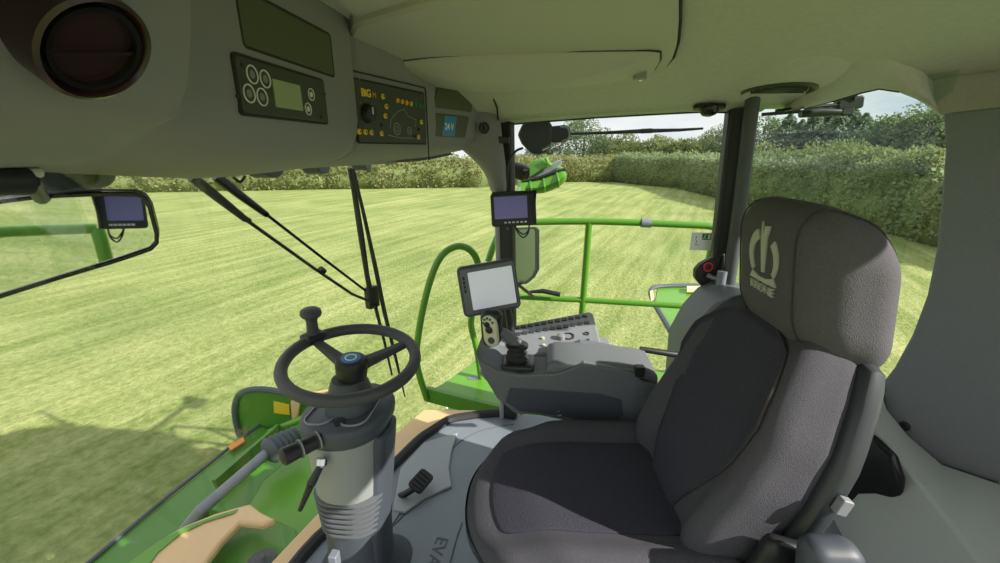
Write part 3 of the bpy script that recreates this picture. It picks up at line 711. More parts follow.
# emblem on the headrest front: crown of three blades over a bar and lettering
pf = headw(V((0, 0, .114))); fe = Fr(pf, (0, -1, 0), headw(V((.05, 0, .114)))-headw(V((-.05, 0, .114))))
fe = Fr(fe(0.0, 0, 0), fe.u, fe.v)
def arc(r0, r1, a0, a1, cx, cy, n=12, sy=1.0, taper=(1, 1)):
    o = [(cx+r0*math.cos(a0+(a1-a0)*k/n), cy+sy*r0*math.sin(a0+(a1-a0)*k/n)) for k in range(n+1)]
    i = [(cx+(r1+(r0-r1)*(1-interp([(0, taper[0]), (1, taper[1])], k/n)))*math.cos(a0+(a1-a0)*k/n), cy+sy*(r1+(r0-r1)*(1-interp([(0, taper[0]), (1, taper[1])], k/n)))*math.sin(a0+(a1-a0)*k/n)) for k in range(n, -1, -1)]
    return o+i
LG = Fr(fe(.010, .022, .002), fe.u, fe.v)
sc = 1.1; D = math.radians
shapes = [arc(.046, .029, D(112), D(222), -.001, .004, 12, 1.15, (1, .55)), arc(.046, .029, D(42), D(-42), .001, .004, 12, 1.15, (.9, .5)),
          [(-.005, .070), (.001, .045), (.006, .062), (.019, .064), (.011, .040), (.0045, -.028), (-.0035, -.028), (-.0075, .03)],
          [(-.041, -.034), (-.033, -.025), (.033, -.042), (.042, -.038), (.042, -.050), (-.041, -.042)]]
bm = B()
shapes[3] = [(-.043, -.047), (-.034, -.032), (-.012, -.039), (.012, -.039), (.034, -.032), (.043, -.047), (.014, -.048), (-.014, -.048)]
for s_ in shapes: prism(bm, [(a*sc, b*sc) for a, b in s_], LG, -.003, .0015)
ob('emblem', bm, M['thread'], hr, smooth=False)
tb = text('KRONE', Fr(LG(0, -.0605*sc, 0), LG.u, LG.v), .0255, .003, 'CENTER', .0002); ob('lettering', tb, M['thread'], hr, smooth=False)
# left armrest
def larm(p): return V((p.x+.19-.15*p.z, p.y-.325, p.z+.54))
bm = B(); rbox(bm, (.052, .034, .15), .033, 14, lambda p: larm(p)); ob('armrest', bm, M['column_dark'], SEAT)

# ================================================================ ARMREST CONSOLE
AY = 1.235
ac = thing('armrest_console', (.1, 1.4, 0), 'grey control console with padded armrest on the far side of the seat', 'control console')
fa_ = Fr((0, AY, .6), (1, 0, 0), (0, 0, 1))            # u = back, v = up, w = -y (towards the seat)
body = [(475, 353), (482, 362), (498, 371), (520, 375), (556, 374), (584, 364), (606, 367), (638, 374), (641, 382), (662, 386), (664, 440), (640, 448), (560, 420), (540, 416), (515, 414), (497, 399), (482, 374)]
bd = [fa_.px(x, y)[:2] for x, y in body]
bm = B(); prism(bm, bd, fa_, 0, -.19); ob('body', bm, M['arm'], ac, bevel=.012, seg=3, angle=30)
# deck between body and keypad
DZ = at(516, 352, y=1.40).z
dk = [(fa_.px(477, 350)[0], DZ-.61), (-.185, DZ-.585), (-.12, DZ-.6), (.27, DZ-.6), (.27, -.1), (-.1, -.1), (-.19, -.0)]
bm = B(); prism(bm, dk, fa_, -.012, -.33); ob('deck', bm, M['arm_light'], ac, bevel=.008, seg=3)
# darker side pocket panel and socket
sd = [fa_.px(x, y, .003)[:2] for x, y in ((510, 388), (545, 390), (600, 394), (622, 400), (623, 416), (612, 428), (560, 416), (520, 412), (505, 402))]
bm = B(); prism(bm, sd, fa_, -.004, .003); ob('side_panel', bm, M['column_dark'], ac, bevel=.003)
a, b, c = fa_.px(559, 413, .004); bm = B(); lathe(bm, [(.009, -.002), (.009, .004), (.005, .006)], Fr(fa_(a, b, .002), fa_.u, fa_.v), 14); ob('socket', bm, M['chrome'], ac)
# padded armrest lid
def padsec(px, ytop, ybot, y0, y1):
    a = at(px, ytop, y=y0); b = at(px, ybot, y=y0); x = a.x; zt = a.z; zb = b.z; r = min(.022, (zt-zb)/2.2)
    o = []
    for p, q in rrect(y1-y0, zt-zb, r, 4): o.append(V((x, (y0+y1)/2+p, (zt+zb)/2+q)))
    return o
bm = B(); loft(bm, [padsec(px, t+3, b+1, 1.245, 1.41) for px, t, b in ((547, 365, 373), (549, 361, 376), (556, 358.5, 378), (585, 359.5, 376), (620, 363, 378), (645, 366, 380), (655, 369, 384), (658, 374, 384))]); ob('armrest_pad', bm, M['pad'], ac, angle=60)
bm = B(); fbk = Fr(at(640, 372, y=AY), (1, 0, 0), (0, 0, 1)); prism(bm, rrect(.03, .035, .004, 2, 0, 0), fbk, -.02, .004); ob('hinge', bm, M['black'], ac, bevel=.002)
# keypad panel, tilted towards the driver
k0 = at(516, 346, y=1.42); k1 = at(600, 346, y=1.42); k2 = at(592, 312, y=1.56); k3 = at(513, 327, y=1.56)
kf = Fr(k0, k1-k0, k3-k0)
KP = [kf.loc(on(x, y, k0, kf.w))[:2] for x, y in ((508, 346), (511, 332), (517, 325), (560, 317), (589, 311.5), (593, 313), (602, 346), (600, 352), (515, 354))]
bm = B(); prism(bm, KP, kf, -.05, 0); kpn = ob('keypad', bm, M['arm_light'], ac, bevel=.007, seg=3)
for r_ in range(2):
    for c_ in range(11):
        t = c_/10
        px = 516.5+t*(584.5-516.5)+r_*(1.5+.5*t); py = 328-t*12.0+r_*(6.4+.8*t)
        a, b, cc = kf.loc(on(px, py, k0, kf.w))
        bm = B(); prism(bm, rrect(.0205, .021, .003, 2, a, b), kf, -.002, .005); k_ = ob('key', bm, M['key'], kpn, bevel=.001)
for px, py, r_ in ((568, 336.5, .021), (586.5, 334, .009)):
    a, b, cc = kf.loc(on(px, py, k0, kf.w)); bm = B(); lathe(bm, [(r_*1.12, -.002), (r_*1.12, .004), (r_, .005), (r_*.85, -.004), (.001, -.005)], Fr(kf(a, b, 0), kf.u, kf.v), 22); ob('dial_recess', bm, M['black'], kpn)
a, b, cc = kf.loc(on(562, 338, k0, kf.w)); bm = B(); lathe(bm, [(.016, 0), (.015, .016), (.012, .018)], Fr(kf(a-.004, b-.004, 0), kf.u, kf.v), 18); ob('dial', bm, M['arm_light'], kpn)
for px, py in ((543, 339), (544, 346), (588, 341), (520, 341)):
    a, b, cc = kf.loc(on(px, py, k0, kf.w)); bm = B(); prism(bm, rrect(.011, .011, .002, 2, a, b), kf, -.002, .008); ob('toggle', bm, M['silver'] if px < 560 and px > 530 else M['key'], kpn, bevel=.001)
# joystick
jb = at(517, 364, y=1.30); jb.z = DZ-.006
bm = B(); rbox(bm, (.055, .05, .018), .012, 8, lambda p: jb+p+V((.005, .0, .012))); ob('joystick_base', bm, M['black'], ac)
bm = B(); lathe(bm, [(.045, .0), (.034, .012), (.040, .018), (.030, .03), (.036, .036), (.027, .048), (.031, .053), (.038, .058), (.038, .066), (.024, .072)], Fr(jb+V((0, 0, .02)), (1, 0, 0), None, V((-.12, 0, 1))), 22); ob('joystick_boot', bm, M['rubber'], ac)
j1 = at(517, 344, y=1.30); j2 = at(505, 334, y=1.29); j3 = at(495, 331, y=1.28)
bm = B(); tube(bm, smoothpath([j1, j2, j3], 4), [.021, .021, .020, .019, .018, .018, .017, .017, .017], 14); jk = ob('joystick', bm, M['arm'], ac)
# grip: a rounded paddle facing the driver
g0 = at(494, 343, y=1.26); g1 = at(487, 318, y=1.26)
gf = Fr((g0+g1)/2, V((.94, -.34, .05)), (g1-g0)); gf = Fr(gf.o, gf.u, gf.v)
if gf.w.dot(EYE-gf.o) < 0: gf = Fr(gf.o, -gf.u, gf.v)
def gw(p):
    k = 1+.10*p.y/.06
    return gf(p.x*k-.006+ .006*(p.y/.06), p.y, p.z-.02)
bm = B(); rbox(bm, (.036, .066, .026), .024, 14, gw); ob('grip', bm, M['black'], jk)
bm = B(); loft(bm, [[gf(a*s+.002, b*s+.0, h) for a, b in rrect(.052, .112, .024, 6)] for s, h in ((1, -.004), (1, .007), (.9, .010))]); ob('face_plate', bm, M['silver'], jk)
for (u, v, r_, m_) in ((.001, .008, .013, 'black'), (.005, -.030, .0115, 'column_dark'), (-.005, .026, .010, 'black')):
    bm = B(); lathe(bm, [(r_, .008), (r_, .014), (r_*.7, .017)], Fr(gf(u, v, 0), gf.u, gf.v), 16); ob('grip_button', bm, M[m_], jk)
for u, v in ((-.019, .030), (-.013, .043), (-.003, .049), (.008, .046), (.016, .036)):
    bm = B(); lathe(bm, [(.0045, .006), (.0045, .012), (.003, .0135)], Fr(gf(u, v, 0), gf.u, gf.v), 10); ob('grip_button', bm, M['greenled'], jk)
# rear support rod
bm = B(); tube(bm, [at(640, 349, y=1.48), at(672, 354, y=1.48), at(690, 356, y=1.5)], [.011, .012, .014], 12); ob('support_rod', bm, M['black'], ac)

# ================================================================ TERMINAL on its arm
t0 = [at(456, 268, y=1.37), at(514.5, 258, y=1.43), at(521.5, 307.5, y=1.41), at(465, 318, y=1.35)]
tc = sum(t0, V((0, 0, 0)))/4; tf = Fr(tc, (t0[1]+t0[2]-t0[0]-t0[3]), (t0[0]+t0[1]-t0[2]-t0[3]))
if tf.w.dot(EYE-tc) < 0: raise RuntimeError('terminal')
tw = ((t0[1]-t0[0]).length+(t0[2]-t0[3]).length)/2; thh = ((t0[0]-t0[3]).length+(t0[1]-t0[2]).length)/2
tm = thing('touch_terminal', tc, 'square tilted touch terminal with bright screen above the joystick', 'terminal')
bm = B(); prism(bm, rrect(tw, thh, .018, 5), tf, -.03, .004); ob('case', bm, M['column_dark'], tm, bevel=.006, seg=3)
bm = B(); prism(bm, rrect(tw*.93, thh*.90, .010, 4, tw*.005, 0), tf, .002, .006); ob('bezel', bm, M['arm'], tm, bevel=.002)
bm = B(); prism(bm, rrect(tw*.76, thh*.745, .003, 2, tw*.045, .0), tf, .004, .0068); sc_ = ob('screen', bm, M['screen'], tm, smooth=False)
bm = B(); box(bm, (tw*.425, -thh*.37, .004), (tw*.44, thh*.37, .008), tf); ob('screen_edge', bm, M['black'], tm)
for k in range(4):
    bm = B(); prism(bm, rrect(.008, .012, .002, 2, -tw*.415, thh*(.28-.085*k)), tf, .004, .008); ob('button', bm, M['black'], tm)
bm = B(); tube(bm, smoothpath([tf(.03, 0, -.03), tf(.06, -.06, -.06), at(512, 335, y=1.47), at(515, 350, y=1.45)], 4), .014, 10); ob('bracket', bm, M['black'], tm)

# ================================================================ MONITORS
def monitor(corners, label, cable, sgn=1, hood=True):
    c = sum(corners, V((0, 0, 0)))/4; f = Fr(c, corners[1]+corners[2]-corners[0]-corners[3], corners[0]+corners[1]-corners[2]-corners[3])
    w = ((corners[1]-corners[0]).length+(corners[2]-corners[3]).length)/2; h = ((corners[0]-corners[3]).length+(corners[1]-corners[2]).length)/2
    m = thing('camera_monitor', c, label, 'monitor')
    bm = B(); prism(bm, rrect(w, h, .012, 4), f, -.03, .004); ob('case', bm, M['black'], m, bevel=.004)
    bm = B(); prism(bm, rrect(w*.74, h*.66, .003, 2, -w*.05, h*.06), f, .003, .006); ob('screen', bm, M['screen2'], m, smooth=False)
    bm = B(); loft(bm, [[f(w*.5, h*.5, -.01), f(w*.5, -h*.5, -.01)], [f(w*.5, h*.5, .012), f(w*.5, -h*.5, .012)], [f(w*.54, h*.46, .075), f(w*.46, -h*.36, .03)]], closed=False)
    loft(bm, [[f(-w*.46, h*.5, -.01), f(w*.5, h*.5, -.01)], [f(-w*.46, h*.5, .012), f(w*.5, h*.5, .012)], [f(-w*.42, h*.52, .03), f(w*.54, h*.48, .075)]], closed=False)
    ob('hood', bm, M['rubber'], m, solid=.004)
    for k in range(6):
        bm = B(); prism(bm, rrect(.010, .007, .002, 2, w*(-.18+.09*k), -h*.385), f, .003, .008); ob('button', bm, M['mark'], m)
    for k in range(2):
        bm = B(); tube(bm, smoothpath([f(w*.02, -h*.48, -.01), f(w*.08, -h*(.62+.08*k), 0), f(w*.2, -h*(.76+.1*k), 0), f(w*.32, -h*(.66+.05*k), 0), f(w*.34, -h*.45, -.01)], 5), .003, 6); ob('cable', bm, M['black'], m)
    return m, f, w, h
mc = [at(490, 194, y=1.70), at(537, 191, y=1.70), at(534, 225, y=1.68), at(492, 227, y=1.68)]
m1, f1, w1, h1 = monitor(mc, 'small black camera monitor clamped to the front door post', None)
bm = B(); tube(bm, [f1(0, 0, -.03), fa(.98)+V((0, -.03, .1))], .016, 10); ob('clamp', bm, M['black'], m1)
# cable and clip up the A pillar
cb = thing('pillar_cable', fa(1.3), 'black cable with clips running down the front door post above the monitor', 'cable')
bm = B(); tube(bm, smoothpath([at(523, 148, y=1.83), at(515, 152, y=1.82), at(508, 165, y=1.81), at(507, 185, y=1.80), at(508, 195, y=1.78)], 5), .005, 8); ob('cord', bm, M['black'], cb)
bm = B(); fcl = Fr(at(503, 140, y=1.80), (1, 0, 0), (0, 0, 1)); prism(bm, rrect(.05, .026, .005), fcl, -.05, .01); ob('clip', bm, M['black'], cb, bevel=.003)

# ================================================================ WINDOW LATCH and EXIT STICKER on the right pane
wl_ = thing('window_latch', at(710, 275, y=1.86), 'black rounded window latch with red ring beside the door post', 'latch')
fl_ = Fr((.7, 1.875, .8), (1, 0, 0), (0, 0, 1))
bm = B(); prism(bm, [fl_.px(x, y)[:2] for x, y in ((722, 251), (709, 256), (698, 262), (692.5, 268), (692, 276), (698, 283), (706, 288), (716, 292), (722, 284))], fl_, 0, .04); ob('cover', bm, M['black'], wl_, bevel=.008, seg=3)
a, b, c = fl_.px(708, 267, .043); fr = Fr(fl_(a, b, .043), fl_.u, fl_.v)
bm = B(); tube(bm, [fr(.017*math.cos(2*PI*k/20), .017*math.sin(2*PI*k/20), .003) for k in range(20)], .0045, 8, closed=True); ob('pull_ring', bm, M['red'], wl_)
bm = B(); tube(bm, [at(707, 275, y=1.82), at(714, 278, y=1.81), at(723, 279, y=1.79)], [.010, .011, .012], 10); hg = ob('hinge_arm', bm, M['steel'], wl_)
bm = B(); lathe(bm, [(.02, -.045), (.02, .045)], Fr(at(721, 281, y=1.79), (1, 0, 0), (0, 1, 0)), 16); ob('hinge_barrel', bm, M['steel'], wl_)
fs = Fr((.66, 1.882, .95), (1, 0, 0), (0, 0, 1))
q = qrect(fs, ((690.5, 233), (712, 232), (711.5, 250), (690.5, 250.5)))
es = thing('exit_sticker', fs((q[0]+q[1])/2, (q[2]+q[3])/2, 0), 'white sticker with green escape sign on the right window pane', 'sticker')
bm = B(); prism(bm, rrect(q[1]-q[0], q[3]-q[2], .004, 3, (q[0]+q[1])/2, (q[2]+q[3])/2), fs, 0, .0012); ob('sheet', bm, M['white'], es, smooth=False)
w_ = q[1]-q[0]; h_ = q[3]-q[2]
bm = B(); box(bm, (q[0]+w_*.52, q[2]+h_*.60, .001), (q[0]+w_*.95, q[2]+h_*.94, .0018), fs); ob('green_field', bm, M['exitgreen'], es)
bm = B(); box(bm, (q[0]+w_*.78, q[2]+h_*.64, .0015), (q[0]+w_*.90, q[2]+h_*.90, .0022), fs)
X0 = q[0]+w_*.64; Y0 = q[2]+h_*.77
disc(bm, fs, h_*.035, .0015, .0022, 8, X0+h_*.02, Y0+h_*.10); tube(bm, [fs(X0, Y0+h_*.06, .002), fs(X0-h_*.02, Y0-h_*.04, .002), fs(X0+h_*.06, Y0-h_*.1, .002)], h_*.02, 5); tube(bm, [fs(X0-h_*.02, Y0-h_*.04, .002), fs(X0-h_*.09, Y0-h_*.11, .002)], h_*.02, 5)
ob('escape_figure', bm, M['white'], es)
bm = B(); tube(bm, [fs(q[0]+w_*.22, q[2]+h_*.62, .0015), fs(q[0]+w_*.3, q[2]+h_*.5, .0015), fs(q[0]+w_*.24, q[2]+h_*.32, .0015), fs(q[0]+w_*.42, q[2]+h_*.28, .0015)], .0018, 5); disc(bm, fs, .004, .001, .002, 8, q[0]+w_*.24, q[2]+h_*.74); ob('diagram', bm, M['column'], es)

# ================================================================ CABIN MIRROR
MR0 = EYE+ray(90, 245)*.62
MRN = V((.66, -.75, -.07)).normalized()
mo = [(-60, 214), (0, 199), (40, 194), (100, 191), (134, 191.5), (146, 195), (152, 205), (159, 232), (159, 243), (152, 250), (120, 261), (60, 279), (0, 298), (-60, 314)]
mi = [(-54, 218), (0, 203.5), (40, 198.5), (100, 195.5), (133, 195.5), (142, 198), (147.5, 207), (154.5, 233), (154.5, 240.5), (149.5, 246), (119, 256.5), (60, 274.5), (0, 293), (-54, 308)]
fm = Fr(MR0, V((0, 0, 1)).cross(MRN), None, MRN)
mrm = thing('cabin_mirror', MR0, 'long black framed cabin mirror hanging below the console reflecting grass', 'mirror')
O2 = [fm.px(*p)[:2] for p in mo]; I2 = [fm.px(*p)[:2] for p in mi]
bm = B(); prism(bm, O2, fm, -.03, 0); ob('backing', bm, M['black'], mrm, bevel=.006)
bm = B(); frame_strip(bm, O2, I2, fm, -.002, .007); ob('frame', bm, M['blackgloss'], mrm, bevel=.002)
bm = B(); prism(bm, I2, fm, -.002, .002); ob('glass', bm, M['mirror'], mrm, smooth=False)
mb = at(22, 180, x=-.62)
bm = B(); tube(bm, [fm(*fm.px(40, 225)[:2], -.03), fm(*fm.px(35, 215)[:2], -.07), at(30, 181, x=-.60)], .009, 10); ob('stay', bm, M['black'], mrm)
bm = B(); tube(bm, [at(-30, 181, x=-.60), at(26, 181, x=-.60)], .016, 14); ob('pivot', bm, M['black'], mrm)
bm = B(); tube(bm, [at(20, 173.5, x=-.60), at(40, 172.5, x=-.60)], .006, 8); ob('pivot_bolt', bm, M['lens'], mrm)
# things on the left of the cab that the mirror shows
def refl(px, py, L):
    p = EYE+ray(px, py).normalized()*L; d = (p-MR0).dot(MRN); return p-MRN*(2*d)
mc2 = [refl(144, 193, 2.0), refl(98, 192, 2.0), refl(96, 229, 2.0), refl(149, 228, 2.0)]
monitor([mc2[0], mc2[1], mc2[2], mc2[3]], 'camera monitor seen only reflected in the long cabin mirror', None)
gl = thing('guard_rail', refl(60, 232, 2.4), 'green guard rail seen only reflected in the long cabin mirror', 'guard rail')
ra = refl(-60, 236, 2.7); rb = refl(10, 231, 2.7); rc = refl(97, 228, 2.7); rd_ = refl(101, 240, 2.7); re_ = refl(110, 275, 2.75); re2 = refl(125, 330, 2.9)
bm = B(); tube(bm, [ra, rb, rc], .024, 12); ob('rail', bm, M['green_rail'], gl)
bm = B(); tube(bm, [rc, rd_, re_, re2], .028, 12); ob('post', bm, M['green_rail'], gl)

# ================================================================ OUTSIDE THE WINDSCREEN: WIPERS, WORK LAMPS
WP0 = V((-.72, 1.35, 0)); WN = V((-1, .40, 0)).normalized()
def wp(px, py, d=0): return on(px, py, WP0+WN*d, WN)
wi = thing('windscreen_wiper', wp(352, 172), 'black wiper hanging upright from the roof with paired slanting arms', 'wiper')
bm = B(); tube(bm, [wp(192, 177), wp(216, 196), wp(245, 219), wp(250, 221)], [.013, .012, .009, .007], 8); tube(bm, [wp(245, 219), wp(315, 269), wp(352, 294), wp(369, 301)], .0052, 8); ob('arm', bm, M['black'], wi)
bm = B(); tube(bm, [wp(216, 176, .02), wp(240, 195, .02), wp(267, 215, .02)], [.014, .012, .009], 8); tube(bm, [wp(266, 214, .02), wp(320, 256, .02), wp(366, 291, .02)], .0048, 8); ob('arm', bm, M['blackgloss'], wi)
bm = B(); tube(bm, [wp(320, 269), wp(324, 272)], .011, 10); ob('arm_joint', bm, M['black'], wi)
bm = B(); tube(bm, [wp(350, 168, .01), wp(354, 190, .01), wp(361, 235, .01), wp(367, 275, .01), wp(372, 300, .01)], [.010, .010, .012, .010, .012], 8); ob('carrier', bm, M['black'], wi)
bm = B(); fcx = Fr(wp(372, 297, .015), V((0, 0, 1)).cross(WN), None, WN); rbox(bm, (.028, .045, .016), .008, 6, lambda p: fcx(p.x, p.y, p.z)); ob('joint_block', bm, M['black'], wi)
bm = B(); tube(bm, [wp(353, 169, -.02), wp(364, 215, -.02), wp(376, 270, -.02), wp(384, 310, -.02), wp(395, 355, -.02), wp(405, 397, -.02)], [.006, .007, .009, .009, .007, .003], 8); bl = ob('blade', bm, M['rubber'], wi)
bm = B(); tube(bm, [wp(375, 305, -.01), wp(384, 340, -.015), wp(392, 375, -.018)], [.008, .006, .004], 8); ob('blade_spine', bm, M['black'], wi)
bm = B(); tube(bm, smoothpath([wp(233, 177, .03), wp(240, 182, .03), wp(245, 176, .03)], 4), .004, 6); ob('hose_loop', bm, M['black'], wi)
for i, (px, py, lb) in enumerate(((265, 172, 'grey work lamp under the roof edge between the wiper arms'), (316, 170, 'grey work lamp under the roof edge just beside the upright wiper'), (362, 168, 'grey work lamp under the roof edge behind the upright wiper'),
                                  (45, 182, 'grey work lamp above the mirror nearest its pivot'), (62, 181, 'grey work lamp above the mirror, middle of three'), (79, 179, 'grey work lamp above the mirror, furthest from its pivot'))):
    p = at(px, py-4, x=-1.0 if i < 3 else -.92); t = thing('work_lamp', p, lb, 'lamp', 'work lamps under the roof edge')
    s = 1.0 if i < 3 else .75
    f = Fr(p, (0, 1, 0), (0, 0, 1))
    bm = B(); prism(bm, [(.055*s*math.cos(a), .035*s*math.sin(a)) for a in [PI+PI*k/12 for k in range(13)]]+[(.055*s, .02), (-.055*s, .02)], f, -.04, .04); ob('housing', bm, M['column_dark'], t, bevel=.006)
    bm = B(); prism(bm, [(.045*s*math.cos(2*PI*k/16), .024*s*math.sin(2*PI*k/16)-.002) for k in range(16)], f, -.05, -.038); ob('lens', bm, M['lens'], t)
    bm = B(); box(bm, (-.012, .0, -.03), (.012, 1.73-p.z, .03), f); ob('bracket', bm, M['black'], t)

# ================================================================ EXTERIOR: PLATFORM, RAILS
pf_ = thing('side_platform', (.3, 2.3, -.1), 'green painted walkway platform along the right of the cab', 'platform')
top = [at(424, 393, z=-.1), V((-.10, 2.04, -.1)), V((1.5, 2.04, -.1)), V((1.5, 2.66, -.1)), V((.3, 2.66, -.1)), at(474, 362, z=-.1), at(442, 384, z=-.1)]
bm = B(); slab(bm, top, (0, 0, -.03)); ob('deck', bm, M['green'], pf_, bevel=.004)
bm = B(); tube(bm, [], .01) if False else None
e0 = top[0]; e1 = V((-.10, 2.02, -.1))
bm.free(); bm = B(); slab(bm, [e0+V((0, 0, .035)), e1+V((0, 0, .035)), e1+V((0, 0, -.06)), e0+V((0, 0, -.06))], (.02, .03, 0)); ob('front_lip', bm, M['green_dk'], pf_, bevel=.004)
for p in ((-.42, 2.42), (-.2, 2.3)):
    bm = B(); slab(bm, [V((p[0]+a, p[1]+b, -.099)) for a, b in rrect(.10, .04, .012)], (0, 0, .002)); ob('slot_plate', bm, M['steel'], pf_)
gr_ = thing('guard_rail', (.3, 2.6, -.1), 'green tubular guard rail with two bars along the right platform', 'guard rail')
RY = 2.6
bm = B(); tube(bm, smoothpath([at(488, 262, y=RY-.1), at(497, 238, y=RY-.05), at(508, 224, y=RY), at(535, 222, y=RY), at(600, 221.5, y=RY), at(680, 224.5, y=RY), at(712, 226.5, y=RY), at(717, 231, y=RY), at(714, 246, y=RY)], 5), .021, 12); ob('top_rail', bm, M['green_rail'], gr_)
bm = B(); tube(bm, [at(500, 295, y=RY), at(525, 297, y=RY), at(583, 300, y=RY), at(700, 307, y=RY)], .019, 12); ob('mid_rail', bm, M['green_rail'], gr_)
bm = B(); tube(bm, [at(589, 223, y=RY), at(586, 262, y=RY), at(583, 300, y=RY), V((.262, RY, -.1))], .021, 12); ob('post', bm, M['green_rail'], gr_)
bm = B(); tube(bm, [at(714, 240, y=RY), at(708, 270, y=RY), at(701, 308, y=RY), V((.98, RY, -.1))], .026, 12); ob('post', bm, M['green_rail'], gr_)
bm = B(); tube(bm, [at(641, 222.7, y=RY), at(651, 223.2, y=RY)], .028, 12); ob('coupling', bm, M['steel'], gr_)
bm = B(); slab(bm, [at(690, 307, y=RY), at(702, 309, y=RY), at(697, 345, y=RY), at(684, 312, y=RY)], (0, .01, 0)); ob('gusset', bm, M['green_dk'], gr_)
bm = B(); tube(bm, [at(528, 292, y=RY-.05), at(543, 291, y=RY-.05), at(560, 294.5, y=RY-.05)], [.008, .016, .016], 10); ob('gas_strut', bm, M['black'], gr_)
ag = thing('grab_rail', at(424, 396, z=-.1), 'tall green arched grab rail at the front corner of the platform', 'grab rail')
AYY = 2.2
bm = B(); tube(bm, smoothpath([at(427, 399, y=AYY), at(417, 364, y=AYY), at(419, 331, y=AYY), at(428, 288, y=AYY+.02), at(440, 258, y=AYY+.04), at(456, 246.5, y=AYY+.08), at(470, 250, y=AYY+.12), at(478, 264, y=AYY+.16), at(480, 290, y=AYY+.18), at(471, 321, y=AYY+.2), at(477, 350, y=AYY+.22), at(482, 385, y=AYY+.22)], 6), .020, 12); ob('tube', bm, M['green_rail'], ag)
bm = B(); slab(bm, [at(418, 372, y=AYY), at(424, 388, y=AYY), at(440, 393, y=AYY), at(426, 402, y=AYY)], (0, .012, 0)); ob('gusset', bm, M['green_dk'], ag)
# cream body panel outside the foot of the windscreen
cpn = thing('body_panel', (-.75, 1.3, -.05), 'cream painted body panel outside the foot of the windscreen', 'body panel')
oc_ = [at(x, y, z=-.04) for x, y in ((424, 409), (395, 434))]
outl = [V((-.10, 2.0, -.04)), oc_[0], oc_[1], V((-.84, 1.30, -.04)), V((-.93, .95, -.04)), V((-.93, .3, -.04))]
inl = [V((scx(y)+.01, y, -.04)) for y in (.3, .6, .95, 1.1, 1.3, 1.5, 1.66, 1.8, 1.88, 1.905)]
bm = B(); slab(bm, outl+inl, (0, 0, -.06)); ob('skirt', bm, M['cream'], cpn, bevel=.006)
# fender beyond the rail
fd_ = thing('fender', (1.6, 4.4, -.4), 'flat green fender beyond the guard rail near the door post', 'fender')
ft = [at(x, y, z=-.4) for x, y in ((657, 288), (700, 286.5), (735, 289), (745, 350), (720, 380), (687, 380), (683, 353), (655, 300))]
bm = B(); slab(bm, ft, (0, 0, -.05)); ob('top', bm, M['green'], fd_, bevel=.01)
bm = B(); tube(bm, smoothpath([at(715, 285.5, z=-.38), at(690, 285.5, z=-.38), at(658, 286.5, z=-.38), at(651, 291, z=-.38), at(653, 301, z=-.38), at(670, 330, z=-.38), at(682, 354, z=-.38), at(686, 378, z=-.38)], 4), .03, 8); ob('edge_trim', bm, M['greytrim'], fd_)
for pl_ in (((650, 291), (653, 290), (654, 299), (651, 300)), ((687, 286), (702, 286), (703, 290), (687, 290))):
    bm = B(); slab(bm, [at(x, y, z=-.345) for x, y in pl_], (0, 0, -.03)); ob('reflector', bm, mat('pale_reflector', (240, 216, 160), .4), fd_)

# rear mirror bracket with indicator, aerial, spout beyond the A pillar
em = thing('mirror_bracket', at(536, 140, y=2.1), 'black angular mirror bracket with indicator hanging outside the top of the right window', 'lamp')
fe_ = Fr((-.05, 2.1, 1.39), (1, 0, 0), (0, 0, 1))
bm = B(); prism(bm, [fe_.px(x, y)[:2] for x, y in ((523, 124), (549, 121), (552, 126), (552, 143), (546, 152), (539, 155), (530, 152), (522, 144), (518, 135))], fe_, -.06, .05); ob('housing', bm, M['black'], em, bevel=.012, seg=3)
bm = B(); L_ = [fe_.px(x, y)[:2] for x, y in ((548, 127), (564, 125), (569, 127), (571, 132), (570, 138), (566, 142), (552, 143))]; prism(bm, L_, fe_, -.05, .03); ar_ = ob('arm', bm, M['black'], em, bevel=.01, seg=3)
bm = B(); tube(bm, [fe_(*fe_.px(x, y)[:2], .034) for x, y in ((560, 127), (567, 128), (569, 133), (568, 139), (562, 141))], .004, 6); ob('rim', bm, M['column'], em)
bm = B(); tube(bm, [at(542, 150, y=2.04), at(549, 146, y=2.04)], .006, 8); ob('bolt', bm, M['chrome'], em)
bm = B(); tube(bm, [at(540, 120, y=2.1), V((at(540, 120, y=2.1).x, 2.1, 1.74)), V((at(540, 120, y=2.1).x, 1.98, 1.78))], .02, 8); ob('hanger', bm, M['black'], em)
an = thing('rod_aerial', at(570, 133, y=2.14), 'thin dark rod aerial stretching sideways past the sky outside', 'aerial')
bm = B(); tube(bm, [at(560, 134, y=2.14), at(600, 133, y=2.14), at(645, 131, y=2.14), at(680, 130, y=2.14), at(703, 128.5, y=2.14)], [.006, .007, .010, .007, .005], 8); ob('rod', bm, M['black'], an)
bm = B(); tube(bm, [at(641, 131.2, y=2.14), at(652, 130.7, y=2.14)], .011, 8); ob('collar', bm, M['rubber'], an)
sp_ = thing('discharge_spout', at(540, 180, y=3.0), 'bright green curved hood beyond the front door post below the mirror bracket', 'hood')
fs_ = Fr((-.05, 3.0, 1.1), (1, 0, 0), (0, 0, 1))
def fsp(x, y, d=0): l = fs_.px(x, y); return fs_(l.x, l.y, d)
bm = B(); loft(bm, [[fsp(x0, y0, -.10), fsp(x0, y0, .05), fsp((x0+x1)/2+1, (y0+y1)/2+2, .13), fsp(x1, y1, .06), fsp(x1, y1, -.1)] for x0, y0, x1, y1 in ((515, 178, 517, 190), (527, 178, 528, 194), (540, 175, 541, 195), (552, 170, 554, 191), (560, 165, 563, 185), (565, 168, 568, 178))]); ob('lower_scoop', bm, M['green_rail'], sp_, sub=1, angle=70)
